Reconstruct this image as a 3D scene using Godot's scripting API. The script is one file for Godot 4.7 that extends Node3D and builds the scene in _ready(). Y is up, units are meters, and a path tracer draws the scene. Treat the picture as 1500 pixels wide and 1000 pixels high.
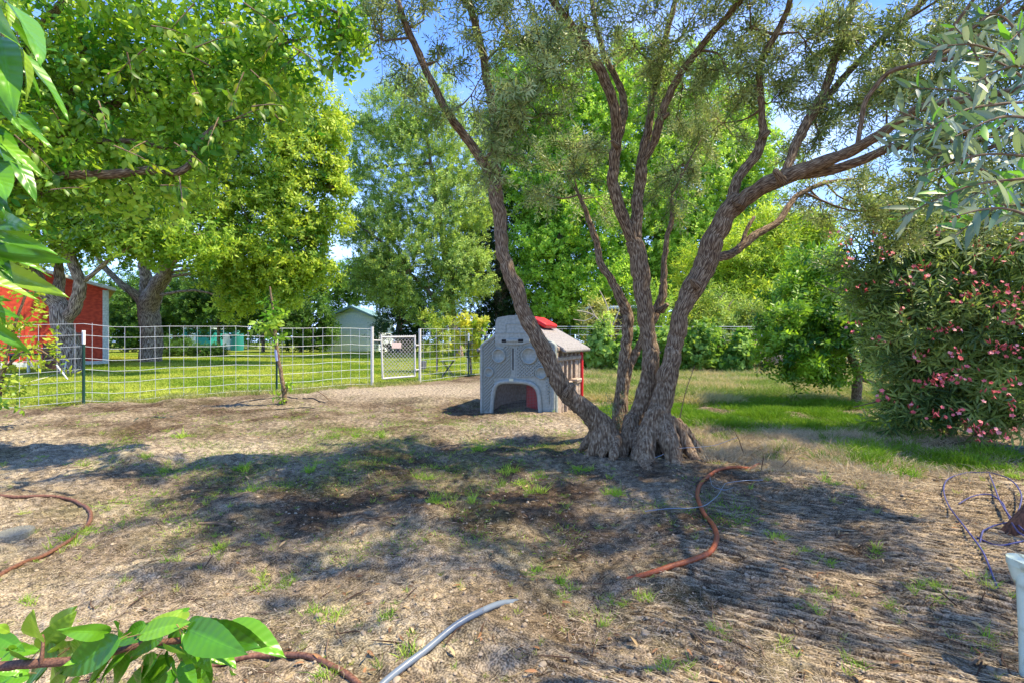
extends Node3D

const F := 708.0      # focal length in photograph pixels
const H := 1.15       # eye height
var rng := RandomNumberGenerator.new()
var nz := FastNoiseLite.new()      # broad
var nf := FastNoiseLite.new()      # fine
var nr := FastNoiseLite.new()      # ridged, bark
var M := {}
var hose_pts := []

# ------------------------------------------------------------------ mesh builder
class MB:
	var v := PackedVector3Array()
	var uv := PackedVector2Array()
	var c := PackedColorArray()
	var idx := PackedInt32Array()
	var seams := []
	var col := Color(1, 1, 1)
	func vert(p: Vector3, u := Vector2.ZERO) -> int:
		v.append(p); uv.append(u); c.append(col)
		return v.size() - 1
	func tri(a: int, b: int, d: int) -> void:
		idx.append(a); idx.append(b); idx.append(d)
	func tri_out(a: int, b: int, d: int, o: Vector3) -> void:
		var n := (v[d] - v[a]).cross(v[b] - v[a])
		if n.dot((v[a] + v[b] + v[d]) / 3.0 - o) < 0: tri(a, d, b)
		else: tri(a, b, d)
	func quad_out(a: int, b: int, d: int, e: int, o: Vector3) -> void:
		tri_out(a, b, d, o); tri_out(a, d, e, o)
	# chamfered box; shared corner vertices, big faces dominate the normals
	func box(ctr: Vector3, size: Vector3, bs := Basis(), bev := 0.004) -> void:
		var hs := size * 0.5
		bev = minf(bev, minf(hs.x, minf(hs.y, hs.z)) * 0.6)
		var id := []
		for k in 8:
			var s := Vector3(1 if k & 1 else -1, 1 if k & 2 else -1, 1 if k & 4 else -1)
			for a in 3:
				var p := Vector3(s.x * (hs.x - bev), s.y * (hs.y - bev), s.z * (hs.z - bev))
				p[a] = s[a] * hs[a]
				id.append(vert(ctr + bs * p, Vector2(p.x + p.z, p.y)))
		for a in 3:
			var b := (a + 1) % 3
			var d := (a + 2) % 3
			for s in 2:
				var k := (s << a)
				quad_out(id[k * 3 + a], id[(k | (1 << b)) * 3 + a], id[(k | (1 << b) | (1 << d)) * 3 + a], id[(k | (1 << d)) * 3 + a], ctr)
			for s in 4:   # edges along a
				var k2 := ((s & 1) << b) | ((s >> 1) << d)
				var k3 := k2 | (1 << a)
				quad_out(id[k2 * 3 + b], id[k3 * 3 + b], id[k3 * 3 + d], id[k2 * 3 + d], ctr)
		for k in 8: tri_out(id[k * 3], id[k * 3 + 1], id[k * 3 + 2], ctr)
	func tube(pts: Array, rad: Array, sides := 8, noise: FastNoiseLite = null, amp := 0.0, capped := true) -> void:
		var m := pts.size()
		if rad.size() != m:
			var rs := []
			for i in m:
				var t := float(i) / (m - 1) * (rad.size() - 1)
				var k := mini(int(t), rad.size() - 2)
				rs.append(lerpf(rad[k], rad[k + 1], t - k))
			rad = rs
		var fr := Vector3.ZERO
		var ln := 0.0
		var first := v.size()
		var ku := maxf(1.0, round(TAU * rad[0] / 0.25))
		for i in m:
			var t: Vector3 = (pts[mini(i + 1, m - 1)] - pts[maxi(i - 1, 0)]).normalized()
			if i == 0:
				fr = t.cross(Vector3(0.3, 0.2, 1)).normalized()
				if fr.length() < 0.5: fr = t.cross(Vector3(1, 0, 0)).normalized()
			else:
				ln += pts[i].distance_to(pts[i - 1])
				fr = (fr - t * fr.dot(t)).normalized()
			var bi := t.cross(fr)
			for j in sides + 1:
				var a := TAU * (j % sides) / sides
				var r: float = rad[i]
				if noise:
					r *= 1.0 + amp * noise.get_noise_3d(cos(a) * (0.2 + r) * 75.0, ln * 6.0, sin(a) * (0.2 + r) * 75.0)
				var was := col
				if noise:
					var w := noise.get_noise_3d(pts[i].x * 6.0 + cos(a) * 1.5, pts[i].y * 6.0, pts[i].z * 6.0 + sin(a) * 1.5)
					col = was * Color(1.0 + w * 0.35, 1.0 + w * 0.42, 1.0 + w * 0.5)
				vert(pts[i] + (fr * cos(a) + bi * sin(a)) * r, Vector2(ku * j / sides, ln * 2.0))
				col = was
			seams.append([v.size() - 1 - sides, v.size() - 1])
		for i in m - 1:
			for j in sides:
				var p := first + i * (sides + 1) + j
				var q := p + sides + 1
				tri(p, p + 1, q); tri(p + 1, q + 1, q)
		if capped:
			for e in 2:
				var i0 := 0 if e == 0 else m - 1
				var ci := vert(pts[i0])
				var ring := first + i0 * (sides + 1)
				for j in sides:
					if e == 0: tri(ci, ring + j + 1, ring + j)
					else: tri(ci, ring + j, ring + j + 1)
	func lathe(ctr: Vector3, bs: Basis, prof: Array, sides := 24) -> void:   # prof: Vector2(radius, height along bs.y), from bottom to top on the outside
		var first := v.size()
		for i in prof.size():
			for j in sides + 1:
				var a := TAU * (j % sides) / sides
				vert(ctr + bs * Vector3(prof[i].x * cos(a), prof[i].y, prof[i].x * sin(a)), Vector2(float(j) / sides, prof[i].y))
			seams.append([v.size() - 1 - sides, v.size() - 1])
		for i in prof.size() - 1:
			for j in sides:
				var p := first + i * (sides + 1) + j
				var q := p + sides + 1
				tri(p, p + 1, q); tri(p + 1, q + 1, q)
	func prism(poly: PackedVector2Array, xf: Transform3D, depth: float) -> void:  # outline in x,y of xf, from z=0 to z=depth
		var n := poly.size()
		var t := Geometry2D.triangulate_polygon(poly)
		var cc := Vector3.ZERO
		for s in 2:
			var f := v.size()
			var z := depth * s
			for p in poly: vert(xf * Vector3(p.x, p.y, z), p)
			var out := xf.basis.z * (1 if (s == 1) == (depth > 0) else -1)
			for i in range(0, t.size(), 3):
				var a := f + t[i]; var b := f + t[i + 1]; var d := f + t[i + 2]
				if (v[d] - v[a]).cross(v[b] - v[a]).dot(out) < 0: tri(a, d, b)
				else: tri(a, b, d)
		var cw := Geometry2D.is_polygon_clockwise(poly)
		for i in n:
			var p := poly[i]; var q := poly[(i + 1) % n]
			var e := q - p
			var o2 := Vector2(e.y, -e.x) * (-1 if cw else 1)
			var on := xf.basis * Vector3(o2.x, o2.y, 0)
			var a := vert(xf * Vector3(p.x, p.y, 0)); var b := vert(xf * Vector3(q.x, q.y, 0))
			var d := vert(xf * Vector3(q.x, q.y, depth)); var g := vert(xf * Vector3(p.x, p.y, depth))
			if (v[d] - v[a]).cross(v[b] - v[a]).dot(on) < 0:
				tri(a, d, b); tri(a, g, d)
			else:
				tri(a, b, d); tri(a, d, g)
	func leaf(p: Vector3, dir: Vector3, nrm: Vector3, L: float, W: float, fold: float, curl: float, segs: int, wob := 0.0) -> void:
		dir = dir.normalized()
		var side := dir.cross(nrm)
		if side.length() < 0.05: side = dir.cross(Vector3(0.31, 0.2, 0.9))
		side = side.normalized()
		var nn := side.cross(dir)
		var base := col
		var prev := []
		for i in segs + 1:
			var t := float(i) / segs
			var ctr := p + dir * (L * t) - nn * (curl * t * t * L)
			var w := W * 0.5 * pow(sin(PI * pow(t, 0.8)), 0.85)
			if i == 0 or i == segs:
				col = base
				var k := vert(ctr, Vector2(0.5, t))
				if i == segs:
					tri(prev[0], prev[1], k); tri(prev[1], prev[2], k)
				prev = [k, k, k]
			else:
				var z := nn * (fold * w + wob * w * sin(t * 19.0))
				col = base
				var a := vert(ctr - side * w + z, Vector2(0, t))
				col = Color(base.r * 1.12, base.g * 1.08, base.b * 1.1)
				var b := vert(ctr, Vector2(0.5, t))
				col = base
				var d := vert(ctr + side * w + z, Vector2(1, t))
				if i == 1:
					tri(prev[0], b, a); tri(prev[0], d, b)
				else:
					tri(prev[0], prev[1], b); tri(prev[0], b, a)
					tri(prev[1], prev[2], d); tri(prev[1], d, b)
				prev = [a, b, d]
		col = base
	func mesh(off := Vector3.ZERO) -> ArrayMesh:
		var n := PackedVector3Array()
		n.resize(v.size())
		for i in range(0, idx.size(), 3):
			var a := idx[i]; var b := idx[i + 1]; var d := idx[i + 2]
			var f := (v[d] - v[a]).cross(v[b] - v[a])
			n[a] += f; n[b] += f; n[d] += f
		for s in seams:
			var q: Vector3 = n[s[0]] + n[s[1]]
			n[s[0]] = q; n[s[1]] = q
		for i in n.size(): n[i] = n[i].normalized() if n[i].length_squared() > 0 else Vector3.UP
		if off != Vector3.ZERO:
			for i in v.size(): v[i] -= off
		var arr := []
		arr.resize(Mesh.ARRAY_MAX)
		arr[Mesh.ARRAY_VERTEX] = v; arr[Mesh.ARRAY_NORMAL] = n; arr[Mesh.ARRAY_TEX_UV] = uv; arr[Mesh.ARRAY_COLOR] = c; arr[Mesh.ARRAY_INDEX] = idx
		var m := ArrayMesh.new()
		m.add_surface_from_arrays(Mesh.PRIMITIVE_TRIANGLES, arr)
		return m

# ------------------------------------------------------------------ helpers
func P(px: float, py: float, d: float) -> Vector3:
	return Vector3((px - 750.0) / F * d, H + (500.0 - py) / F * d, -d)
func gauss(x: float, z: float, cx: float, cz: float, r: float) -> float:
	return exp(-((x - cx) * (x - cx) + (z - cz) * (z - cz)) / (r * r))
func gy(x: float, z: float) -> float:
	var d := -z
	var h := smoothstep(10.0, 26.0, d) * 0.3
	h += nz.get_noise_2d(x * 0.6, z * 0.6) * 0.07 * (1.0 - smoothstep(9.0, 14.0, d))
	h += 0.10 * gauss(x, z, 1.2, -4.8, 0.75)
	h += 0.13 * gauss(x, z, -1.65, -9.25, 0.5) - 0.06 * gauss(x, z, -2.2, -8.9, 0.5)
	h += 0.07 * gauss(x, z, -3.7, -4.75, 0.5)
	return h
func furrow(x: float, z: float) -> float:
	var d := -z
	var edge := 0.28 + (d - 1.63) * 0.8 + nz.get_noise_2d(x * 2.0, z * 2.0 + 40.0) * 0.5
	return smoothstep(edge - 0.25, edge + 0.25, x) * (1.0 - smoothstep(3.9, 4.9, d)) * (1.0 - smoothstep(4.0, 6.0, x)) * clampf(1.15 + nz.get_noise_2d(x * 1.1 + 90.0, z * 1.1) * 1.3, 0.0, 1.0)
func gfine(x: float, z: float) -> float:
	var d := -z
	var h := gy(x, z)
	var k := 1.0 - smoothstep(8.0, 16.0, d)
	if k > 0.0 and d > 0.0:
		var m := furrow(x, z)
		h += k * (nf.get_noise_2d(x * 4.0, z * 4.0) * 0.018 + nf.get_noise_2d(x * 17.0, z * 17.0) * 0.011) * (1.0 - 0.9 * m)
		if m > 0.01:
			var ph := (d + 0.5 * x + nf.get_noise_2d(x * 1.6, z * 1.6) * 0.022 + nf.get_noise_2d(x * 9.0, z * 9.0) * 0.003) / 0.056
			h += m * 0.020 * pow(absf(sin(PI * ph)), 0.8)
	return h
func GP(px: float, py: float) -> Vector3:
	var d := 1.0
	while d < 90.0:
		var p := P(px, py, d)
		if p.y <= gy(p.x, p.z): return Vector3(p.x, gy(p.x, p.z), p.z)
		d *= 1.004
	return P(px, py, 60)
func on_ground(px: float, d: float) -> Vector3:
	var x := (px - 750.0) / F * d
	return Vector3(x, gy(x, -d), -d)
func L(r: float, g: float, b: float) -> Color:
	return Color(r / 255.0, g / 255.0, b / 255.0).srgb_to_linear()
func origin_of(n: Node) -> Vector3:
	var o := Vector3.ZERO
	while n != self and n != null:
		o += n.position
		n = n.get_parent()
	return o
func thing(called: String, label: String, category: String, at: Vector3, group := "") -> Node3D:
	var o := Node3D.new()
	o.name = called
	add_child(o, true)
	o.position = at
	tag(o, label, category, group)
	return o
func tag(o: Node, label: String, category: String, group := "", kind := "") -> Node:
	if label: o.set_meta("label", label)
	if category: o.set_meta("category", category)
	if group: o.set_meta("group", group)
	if kind: o.set_meta("kind", kind)
	return o
func done(called: String, mb: MB, mat: Material, parent: Node = self) -> MeshInstance3D:
	var o := MeshInstance3D.new()
	o.name = called
	o.mesh = mb.mesh(origin_of(parent))
	o.material_override = mat
	parent.add_child(o, true)
	return o
func put(called: String, mesh: Mesh, mat: Material, parent: Node, xf: Transform3D) -> MeshInstance3D:
	var o := MeshInstance3D.new()
	o.name = called
	o.mesh = mesh
	o.material_override = mat
	xf.origin -= origin_of(parent)
	o.transform = xf
	parent.add_child(o, true)
	return o
func swarm(called: String, mesh: Mesh, mat: Material, parent: Node, xfs: Array, cols: Array) -> MultiMeshInstance3D:
	var mm := MultiMesh.new()
	mm.transform_format = MultiMesh.TRANSFORM_3D
	mm.use_colors = true
	mm.mesh = mesh
	mm.instance_count = xfs.size()
	var off := origin_of(parent)
	for i in xfs.size():
		var t: Transform3D = xfs[i]
		t.origin -= off
		mm.set_instance_transform(i, t)
		mm.set_instance_color(i, cols[i])
	var o := MultiMeshInstance3D.new()
	o.name = called
	o.multimesh = mm
	o.material_override = mat
	o.set_meta("kind", "stuff")
	parent.add_child(o, true)
	return o
func aim(y: Vector3, spin: float) -> Basis:    # basis whose y axis is y
	y = y.normalized()
	var x := y.cross(Vector3(0.23, 0.41, 0.88)).normalized()
	x = x.rotated(y, spin)
	return Basis(x, y, x.cross(y))
func rod(mb: MB, a: Vector3, b: Vector3, r: float, sides := 6) -> void:
	mb.tube([a, b], [r, r], sides)
func smooth_path(pts: Array, step: float) -> Array:
	var cv := Curve3D.new()
	for i in pts.size():
		var t: Vector3 = (pts[mini(i + 1, pts.size() - 1)] - pts[maxi(i - 1, 0)]) / 6.0
		cv.add_point(pts[i], -t, t)
	var n := maxi(2, int(cv.get_baked_length() / step))
	var out := []
	for i in n + 1: out.append(cv.sample_baked(cv.get_baked_length() * i / n, true))
	return out
func smooth_rad(rad: Array, n: int) -> Array:
	var out := []
	for i in n:
		var t := float(i) / (n - 1) * (rad.size() - 1)
		var k := mini(int(t), rad.size() - 2)
		out.append(lerpf(rad[k], rad[k + 1], t - k))
	return out
# a limb traced as [px, py, depth, width in px] rows
func limb_rows(rows: Array) -> Array:
	var pts := []; var rad := []
	for r in rows:
		pts.append(P(r[0], r[1], r[2])); rad.append(r[3] * 0.5 / F * r[2])
	return [pts, rad]
func limb(mb: MB, rows: Array, step := 0.05, sides := 18, amp := 0.11) -> Array:
	var q := limb_rows(rows)
	# arc-length matched radii
	var p := smooth_path(q[0], step)
	var cum := [0.0]
	for i in range(1, q[0].size()): cum.append(cum[-1] + q[0][i].distance_to(q[0][i - 1]))
	var rr := []
	for i in p.size():
		var s: float = cum[-1] * i / (p.size() - 1)
		var k := 0
		while k < cum.size() - 2 and cum[k + 1] < s: k += 1
		rr.append(lerpf(q[1][k], q[1][k + 1], clampf((s - cum[k]) / maxf(cum[k + 1] - cum[k], 0.001), 0, 1)))
	# gnarl
	for i in p.size():
		var w: float = rr[i] * 0.25
		var sl := i * step / maxf(rr[0], 0.01)
		var fade := minf(1.0, i / 4.0)
		p[i] += Vector3(nf.get_noise_2d(sl * 0.5, rows[0][0]), 0, nf.get_noise_2d(sl * 0.5, rows[0][0] + 300)) * w * fade
		rr[i] *= minf(1.0, 0.82 + i * 0.03)
		rr[i] *= 1.0 + 0.10 * nf.get_noise_2d(sl * 0.9, rows[0][1] + 77) * fade
	mb.tube(p, rr, sides, nr, amp)
	return p
func mat(c: Color, rough := 0.8, metal := 0.0) -> StandardMaterial3D:
	var m := StandardMaterial3D.new()
	m.albedo_color = c
	m.roughness = rough
	m.metallic = metal
	return m
func leaf_mat(back: float, rough: float, spec := 0.5) -> StandardMaterial3D:
	var m := mat(Color.WHITE, rough)
	m.vertex_color_use_as_albedo = true
	m.backlight_enabled = true
	m.backlight = Color(back, back, back * 0.8)
	m.metallic_specular = spec
	m.cull_mode = BaseMaterial3D.CULL_DISABLED
	return m
func noise_tex(freq: float, size: int, stops: Array, as_normal := false, strength := 4.0, kind := FastNoiseLite.FRACTAL_FBM, oct := 5, sd := 1) -> NoiseTexture2D:
	var f := FastNoiseLite.new()
	f.noise_type = FastNoiseLite.TYPE_SIMPLEX
	f.seed = sd; f.frequency = freq; f.fractal_type = kind; f.fractal_octaves = oct
	var t := NoiseTexture2D.new()
	t.width = size; t.height = size; t.seamless = true; t.noise = f
	if as_normal:
		t.as_normal_map = true; t.bump_strength = strength
	elif stops.size():
		var g := Gradient.new()
		var o := PackedFloat32Array(); var cc := PackedColorArray()
		for s in stops: o.append(s[0]); cc.append(s[1])
		g.offsets = o; g.colors = cc
		t.color_ramp = g
	return t
func rough_mat(stops: Array, freq: float, scale: Vector3, bump: float, rough := 0.9, tri := true, sd := 3) -> StandardMaterial3D:
	var m := mat(Color.WHITE, rough)
	m.albedo_texture = noise_tex(freq, 512, stops, false, 1, FastNoiseLite.FRACTAL_FBM, 5, sd)
	m.uv1_scale = scale
	m.uv1_triplanar = tri
	if bump > 0:
		m.normal_enabled = true
		m.normal_texture = noise_tex(freq, 512, [], true, bump, FastNoiseLite.FRACTAL_FBM, 5, sd)
	m.vertex_color_use_as_albedo = true
	return m

# ------------------------------------------------------------------ foliage
func sprig(n: int, len: float, wid: float, twig: float, spread: float, segs: int, sd: int, droop := 0.3, fold := 0.25, curl := 0.25, wood := true) -> ArrayMesh:
	var r := RandomNumberGenerator.new(); r.seed = sd
	var mb := MB.new()
	if wood:
		mb.col = Color(0.5, 0.35, 0.3)
		mb.tube([Vector3.ZERO, Vector3(0.01, twig * 0.5, 0.01), Vector3(0, twig, 0)], [0.004 * twig / 0.3, 0.003 * twig / 0.3, 0.0015 * twig / 0.3], 3, null, 0, false)
	for i in n:
		var t := (i + 0.5) / n
		var a := i * 2.4 + r.randf() * 0.8
		var rad := Vector3(cos(a), 0, sin(a))
		var dir := (rad * spread + Vector3(0, 1.0 - spread * 0.6, 0) + Vector3(r.randfn(), r.randfn(), r.randfn()) * 0.22).normalized()
		if t > 0.9: dir = (dir + Vector3.UP * 1.2).normalized()
		var nrm := (Vector3.UP - rad * 0.4 + Vector3(r.randfn(), r.randfn(), r.randfn()) * 0.45).normalized()
		var s := r.randf_range(0.7, 1.15)
		var b := r.randf_range(0.78, 1.2)
		mb.col = Color(b * r.randf_range(0.9, 1.15), b, b * r.randf_range(0.8, 1.1))
		mb.leaf(Vector3(0, twig * (0.1 + 0.9 * t), 0) + rad * 0.01, dir - Vector3.UP * droop * r.randf() * 0.3, nrm, len * s, wid * s, fold, curl * r.randf_range(0.3, 1.5), segs)
	return mb.mesh()
# blobs: [centre, radius(Vector3), count]
func crown(parent: Node, called: String, meshes: Array, m: Material, blobs: Array, c0: Color, c1: Color, smin: float, smax: float, sd: int, outward := 0.7, up := 0.25, shell := 0.45, thr := -0.18, freq := 1.0) -> void:
	var r := RandomNumberGenerator.new(); r.seed = sd
	var xs := []; var cs := []
	for k in meshes.size():
		xs.append([]); cs.append([])
	for b in blobs:
		var made := 0; var tries := 0
		while made < b[2] and tries < b[2] * 4:
			tries += 1
			var d := Vector3(r.randfn(), r.randfn(), r.randfn()).normalized()
			var rr := pow(r.randf(), shell)
			var p: Vector3 = b[0] + d * b[1] * rr
			var q := nf.get_noise_3d(p.x * freq * 3.0 + sd, p.y * freq * 3.0, p.z * freq * 3.0)
			if q < thr: continue
			if p.y < 0.08 + gy(p.x, p.z): continue
			made += 1
			var ax := (d * outward + Vector3.UP * up + Vector3(r.randfn(), r.randfn(), r.randfn()) * 0.5).normalized()
			var t := clampf(0.5 + q * 1.5 + r.randfn() * 0.3, 0, 1)
			var k := r.randi() % meshes.size()
			var s := r.randf_range(smin, smax)
			xs[k].append(Transform3D(aim(ax, r.randf() * TAU).scaled(Vector3(s, s, s)), p))
			cs[k].append(c0.lerp(c1, t) * 1.5 + Color(0.015, 0.012, 0.008) * t)
	for k in meshes.size():
		if xs[k].size(): swarm(called, meshes[k], m, parent, xs[k], cs[k])
# rows [px, py, depth, radius px, count]
func blobs_px(rows: Array, flat := 1.0, mult := 1.0) -> Array:
	var out := []
	for b in rows:
		var rr: float = b[3] / F * b[2]
		out.append([P(b[0], b[1], b[2]), Vector3(rr, rr, rr * flat), int(b[4] * mult)])
	return out
func twigs_to(mb: MB, from: Array, blobs: Array, r0: float, sd: int, per := 3) -> void:
	var r := RandomNumberGenerator.new(); r.seed = sd
	for b in blobs:
		var best: Vector3 = from[0]
		for p in from:
			if p.distance_to(b[0]) < best.distance_to(b[0]) and p.y < b[0].y + 0.5: best = p
		var mid: Vector3 = best.lerp(b[0], 0.5) + Vector3(r.randfn(), r.randf() + 0.3, r.randfn()) * 0.12 * best.distance_to(b[0])
		var q := smooth_path([best, mid, b[0]], maxf(0.05, best.distance_to(b[0]) / 6.0))
		mb.tube(q, smooth_rad([r0, r0 * 0.65, r0 * 0.35], q.size()), 6, nr, 0.1, false)
		for k in per:
			var d := Vector3(r.randfn(), r.randf(), r.randfn()).normalized()
			var e: Vector3 = b[0] + d * b[1] * 0.85
			mb.tube([mid.lerp(b[0], 0.7), b[0].lerp(e, 0.5) + Vector3(0, 0.05, 0), e], [r0 * 0.4, r0 * 0.25, r0 * 0.1], 5, null, 0, false)

# ------------------------------------------------------------------ the place
func _ready() -> void:
	var cam := Camera3D.new()
	cam.name = "camera"
	cam.position = Vector3(0, H, 0)
	cam.fov = rad_to_deg(2.0 * atan(500.0 / F))
	cam.near = 0.05
	cam.far = 900.0
	add_child(cam)
	var env := Environment.new()
	env.background_mode = Environment.BG_SKY
	var sky_m := ProceduralSkyMaterial.new()
	sky_m.sky_top_color = Color(0.20, 0.335, 0.57)
	sky_m.sky_horizon_color = Color(0.58, 0.70, 0.87)
	sky_m.sky_curve = 0.19
	sky_m.ground_bottom_color = Color(0.30, 0.27, 0.20)
	sky_m.ground_horizon_color = Color(0.55, 0.58, 0.50)
	sky_m.sky_energy_multiplier = 1.42
	sky_m.sun_angle_max = 12.0
	var cover := noise_tex(0.012, 512, [[0.0, Color(1, 1, 1, 0)], [0.5, Color(1, 1, 1, 0.0)], [0.72, Color(1, 1, 1, 0.55)], [1.0, Color(1, 1, 1, 0.8)]], false, 1, FastNoiseLite.FRACTAL_FBM, 5, 11)
	sky_m.sky_cover = cover
	sky_m.sky_cover_modulate = Color(1, 1, 1, 0.2)
	var sky := Sky.new()
	sky.sky_material = sky_m
	env.sky = sky
	env.tonemap_mode = Environment.TONE_MAPPER_LINEAR
	env.tonemap_exposure = 2.25
	env.sdfgi_enabled = true
	env.ssao_enabled = true
	env.ssil_enabled = true
	var we := WorldEnvironment.new()
	we.name = "world_environment"
	we.environment = env
	add_child(we)
	var sun := DirectionalLight3D.new()
	sun.name = "sun"
	sun.light_energy = 1.42
	sun.light_color = Color(1.0, 0.94, 0.82)
	sun.light_angular_distance = 0.55
	sun.shadow_enabled = true
	add_child(sun)
	sun.look_at_from_position(Vector3(6.5, 11.0, 0.5), Vector3.ZERO)

	rng.seed = 7
	nz.noise_type = FastNoiseLite.TYPE_SIMPLEX; nz.seed = 5; nz.frequency = 1.0; nz.fractal_octaves = 3
	nf.noise_type = FastNoiseLite.TYPE_SIMPLEX; nf.seed = 9; nf.frequency = 0.5; nf.fractal_octaves = 2
	nr.noise_type = FastNoiseLite.TYPE_SIMPLEX; nr.seed = 21; nr.frequency = 0.25; nr.fractal_octaves = 3
	materials()
	ground()
	fences()
	buildings()
	far_trees()
	walnuts()
	olive()
	plum()
	right_side()
	playhouse()
	yard_things()
	ground_cover()
	cherry()

func materials() -> void:
	M.bark = rough_mat([[0.2, Color(0.26, 0.185, 0.125)], [0.45, Color(0.43, 0.34, 0.245)], [0.6, Color(0.53, 0.44, 0.335)], [0.85, Color(0.70, 0.63, 0.52)]], 0.025, Vector3(1.7, 0.42, 1.7), 5.0, 0.92, false)
	M.bark_tri = rough_mat([[0.2, Color(0.26, 0.185, 0.125)], [0.45, Color(0.43, 0.34, 0.245)], [0.6, Color(0.53, 0.44, 0.335)], [0.85, Color(0.70, 0.63, 0.52)]], 0.025, Vector3(3.2, 0.9, 3.2), 4.0, 0.92, true)
	M.bark_far = rough_mat([[0.3, Color(0.26, 0.20, 0.16)], [0.5, Color(0.56, 0.48, 0.40)], [0.72, Color(0.80, 0.73, 0.65)]], 0.03, Vector3(0.6, 0.12, 0.6), 9.0, 0.95, false, 6)
	M.leaf = leaf_mat(1.0, 0.5, 0.4)
	M.leaf_gloss = leaf_mat(1.0, 0.42, 0.5)
	M.leaf_olive = leaf_mat(0.9, 0.45, 0.5)
	M.leaf_cherry = leaf_mat(0.75, 0.32, 0.5)
	M.leaf_cherry.normal_enabled = true
	M.leaf_cherry.normal_texture = vein_normal()
	M.leaf_cherry.normal_scale = 0.22
	M.grass = leaf_mat(0.8, 0.6, 0.3)
	M.straw = leaf_mat(0.4, 0.8, 0.2)
	M.petal = leaf_mat(0.6, 0.6, 0.3)
	M.wire = mat(Color(0.74, 0.76, 0.77), 0.45, 0.3)
	M.white_pipe = rough_mat([[0.3, Color(0.72, 0.71, 0.67)], [0.7, Color(0.84, 0.83, 0.79)]], 0.02, Vector3(3, 3, 3), 0.4, 0.45)
	M.steel_green = mat(Color(0.13, 0.30, 0.24), 0.55, 0.1)
	M.cap_white = mat(Color(0.90, 0.90, 0.87), 0.5)

func vein_normal() -> ImageTexture:     # side veins of a broad leaf: u across, v along
	var im := Image.create(128, 256, false, Image.FORMAT_RGBA8)
	for y in 256:
		for x in 128:
			var u := absf(x / 127.0 - 0.5) * 2.0
			var ph := (y / 255.0 * 9.0 - u * 1.1) * TAU
			var s := sin(ph) * 0.45
			var sx := 0.0
			if u < 0.14: sx = (0.14 - u) * 4.0 * signf(x / 127.0 - 0.5)
			im.set_pixel(x, y, Color(0.5 + 0.5 * clampf(sx + s * 0.25, -1, 1), 0.5 + 0.4 * s, 0.9))
	return ImageTexture.create_from_image(im)

# ------------------------------------------------------------------ ground
const FENCE := [[-14.0, -3.7], [-7.85, -8.85], [-3.62, -12.5], [-2.5, -13.1], [-1.15, -15.4], [2.7, -17.6], [11.5, -17.2], [20.0, -17.0]]
func beyond_fence(x: float, z: float) -> float:    # signed metres, positive beyond
	for i in FENCE.size() - 1:
		var a = FENCE[i]; var b = FENCE[i + 1]
		if x <= b[0] or i == FENCE.size() - 2:
			var t: float = (x - a[0]) / (b[0] - a[0])
			return (lerpf(a[1], b[1], t) - z) * 0.8
	return 0.0
func zones(x: float, z: float) -> Dictionary:
	var d := -z
	var w := nz.get_noise_2d(x * 0.35 + 7.0, z * 0.35) * 1.2
	var bf := beyond_fence(x, z)
	var lawn := smoothstep(-0.1, 0.5, bf + w * 0.3)
	lawn *= smoothstep(-14.5, -11.5, x + d * 0.28 + w) if d < 22.0 else 1.0
	lawn *= 1.0 - smoothstep(1.2, 3.2, x)
	var dry := smoothstep(0.9, 2.2, x + w * 0.5) * smoothstep(8.6, 10.0, d + w * 0.5) * (1.0 - lawn)
	dry = maxf(dry, clampf(gauss(x, z, 2.6, -5.5, 1.3) * 1.6 + gauss(x, z, 4.2, -5.8, 0.9) - gauss(x, z, 1.2, -4.6, 0.9), 0, 1))
	var green := clampf(1.8 * gauss(x * 0.5, z, 1.7, -7.2 + w * 0.3, 0.85) + 1.5 * gauss(x * 0.4, z, 1.65, -4.75 + w * 0.2, 0.35) + 0.9 * gauss(x * 0.7, z, 3.6, -8.6, 1.0), 0, 1) * smoothstep(1.0, 1.7, x)
	var sand := clampf(1.4 * gauss(x * 0.6, z, -1.5, -11.4, 1.5) + 0.8 * gauss(x, z, 0.3, -6.6, 0.9) + gauss(x, z, -3.0, -5.2, 0.8), 0, 1) * (1.0 - lawn)
	var weeds := clampf(0.75 * gauss(x, z, -1.5, -5.2, 2.1) + nz.get_noise_2d(x * 0.9, z * 0.9 + 30) * 0.8 - 0.1, 0, 1) * (1.0 - lawn)
	green *= clampf(0.55 + nz.get_noise_2d(x * 0.9 + 3.0, z * 0.9) * 1.8, 0.0, 1.0)
	return {"lawn": lawn, "dry": dry, "green": green, "sand": sand, "weeds": weeds}
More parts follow.
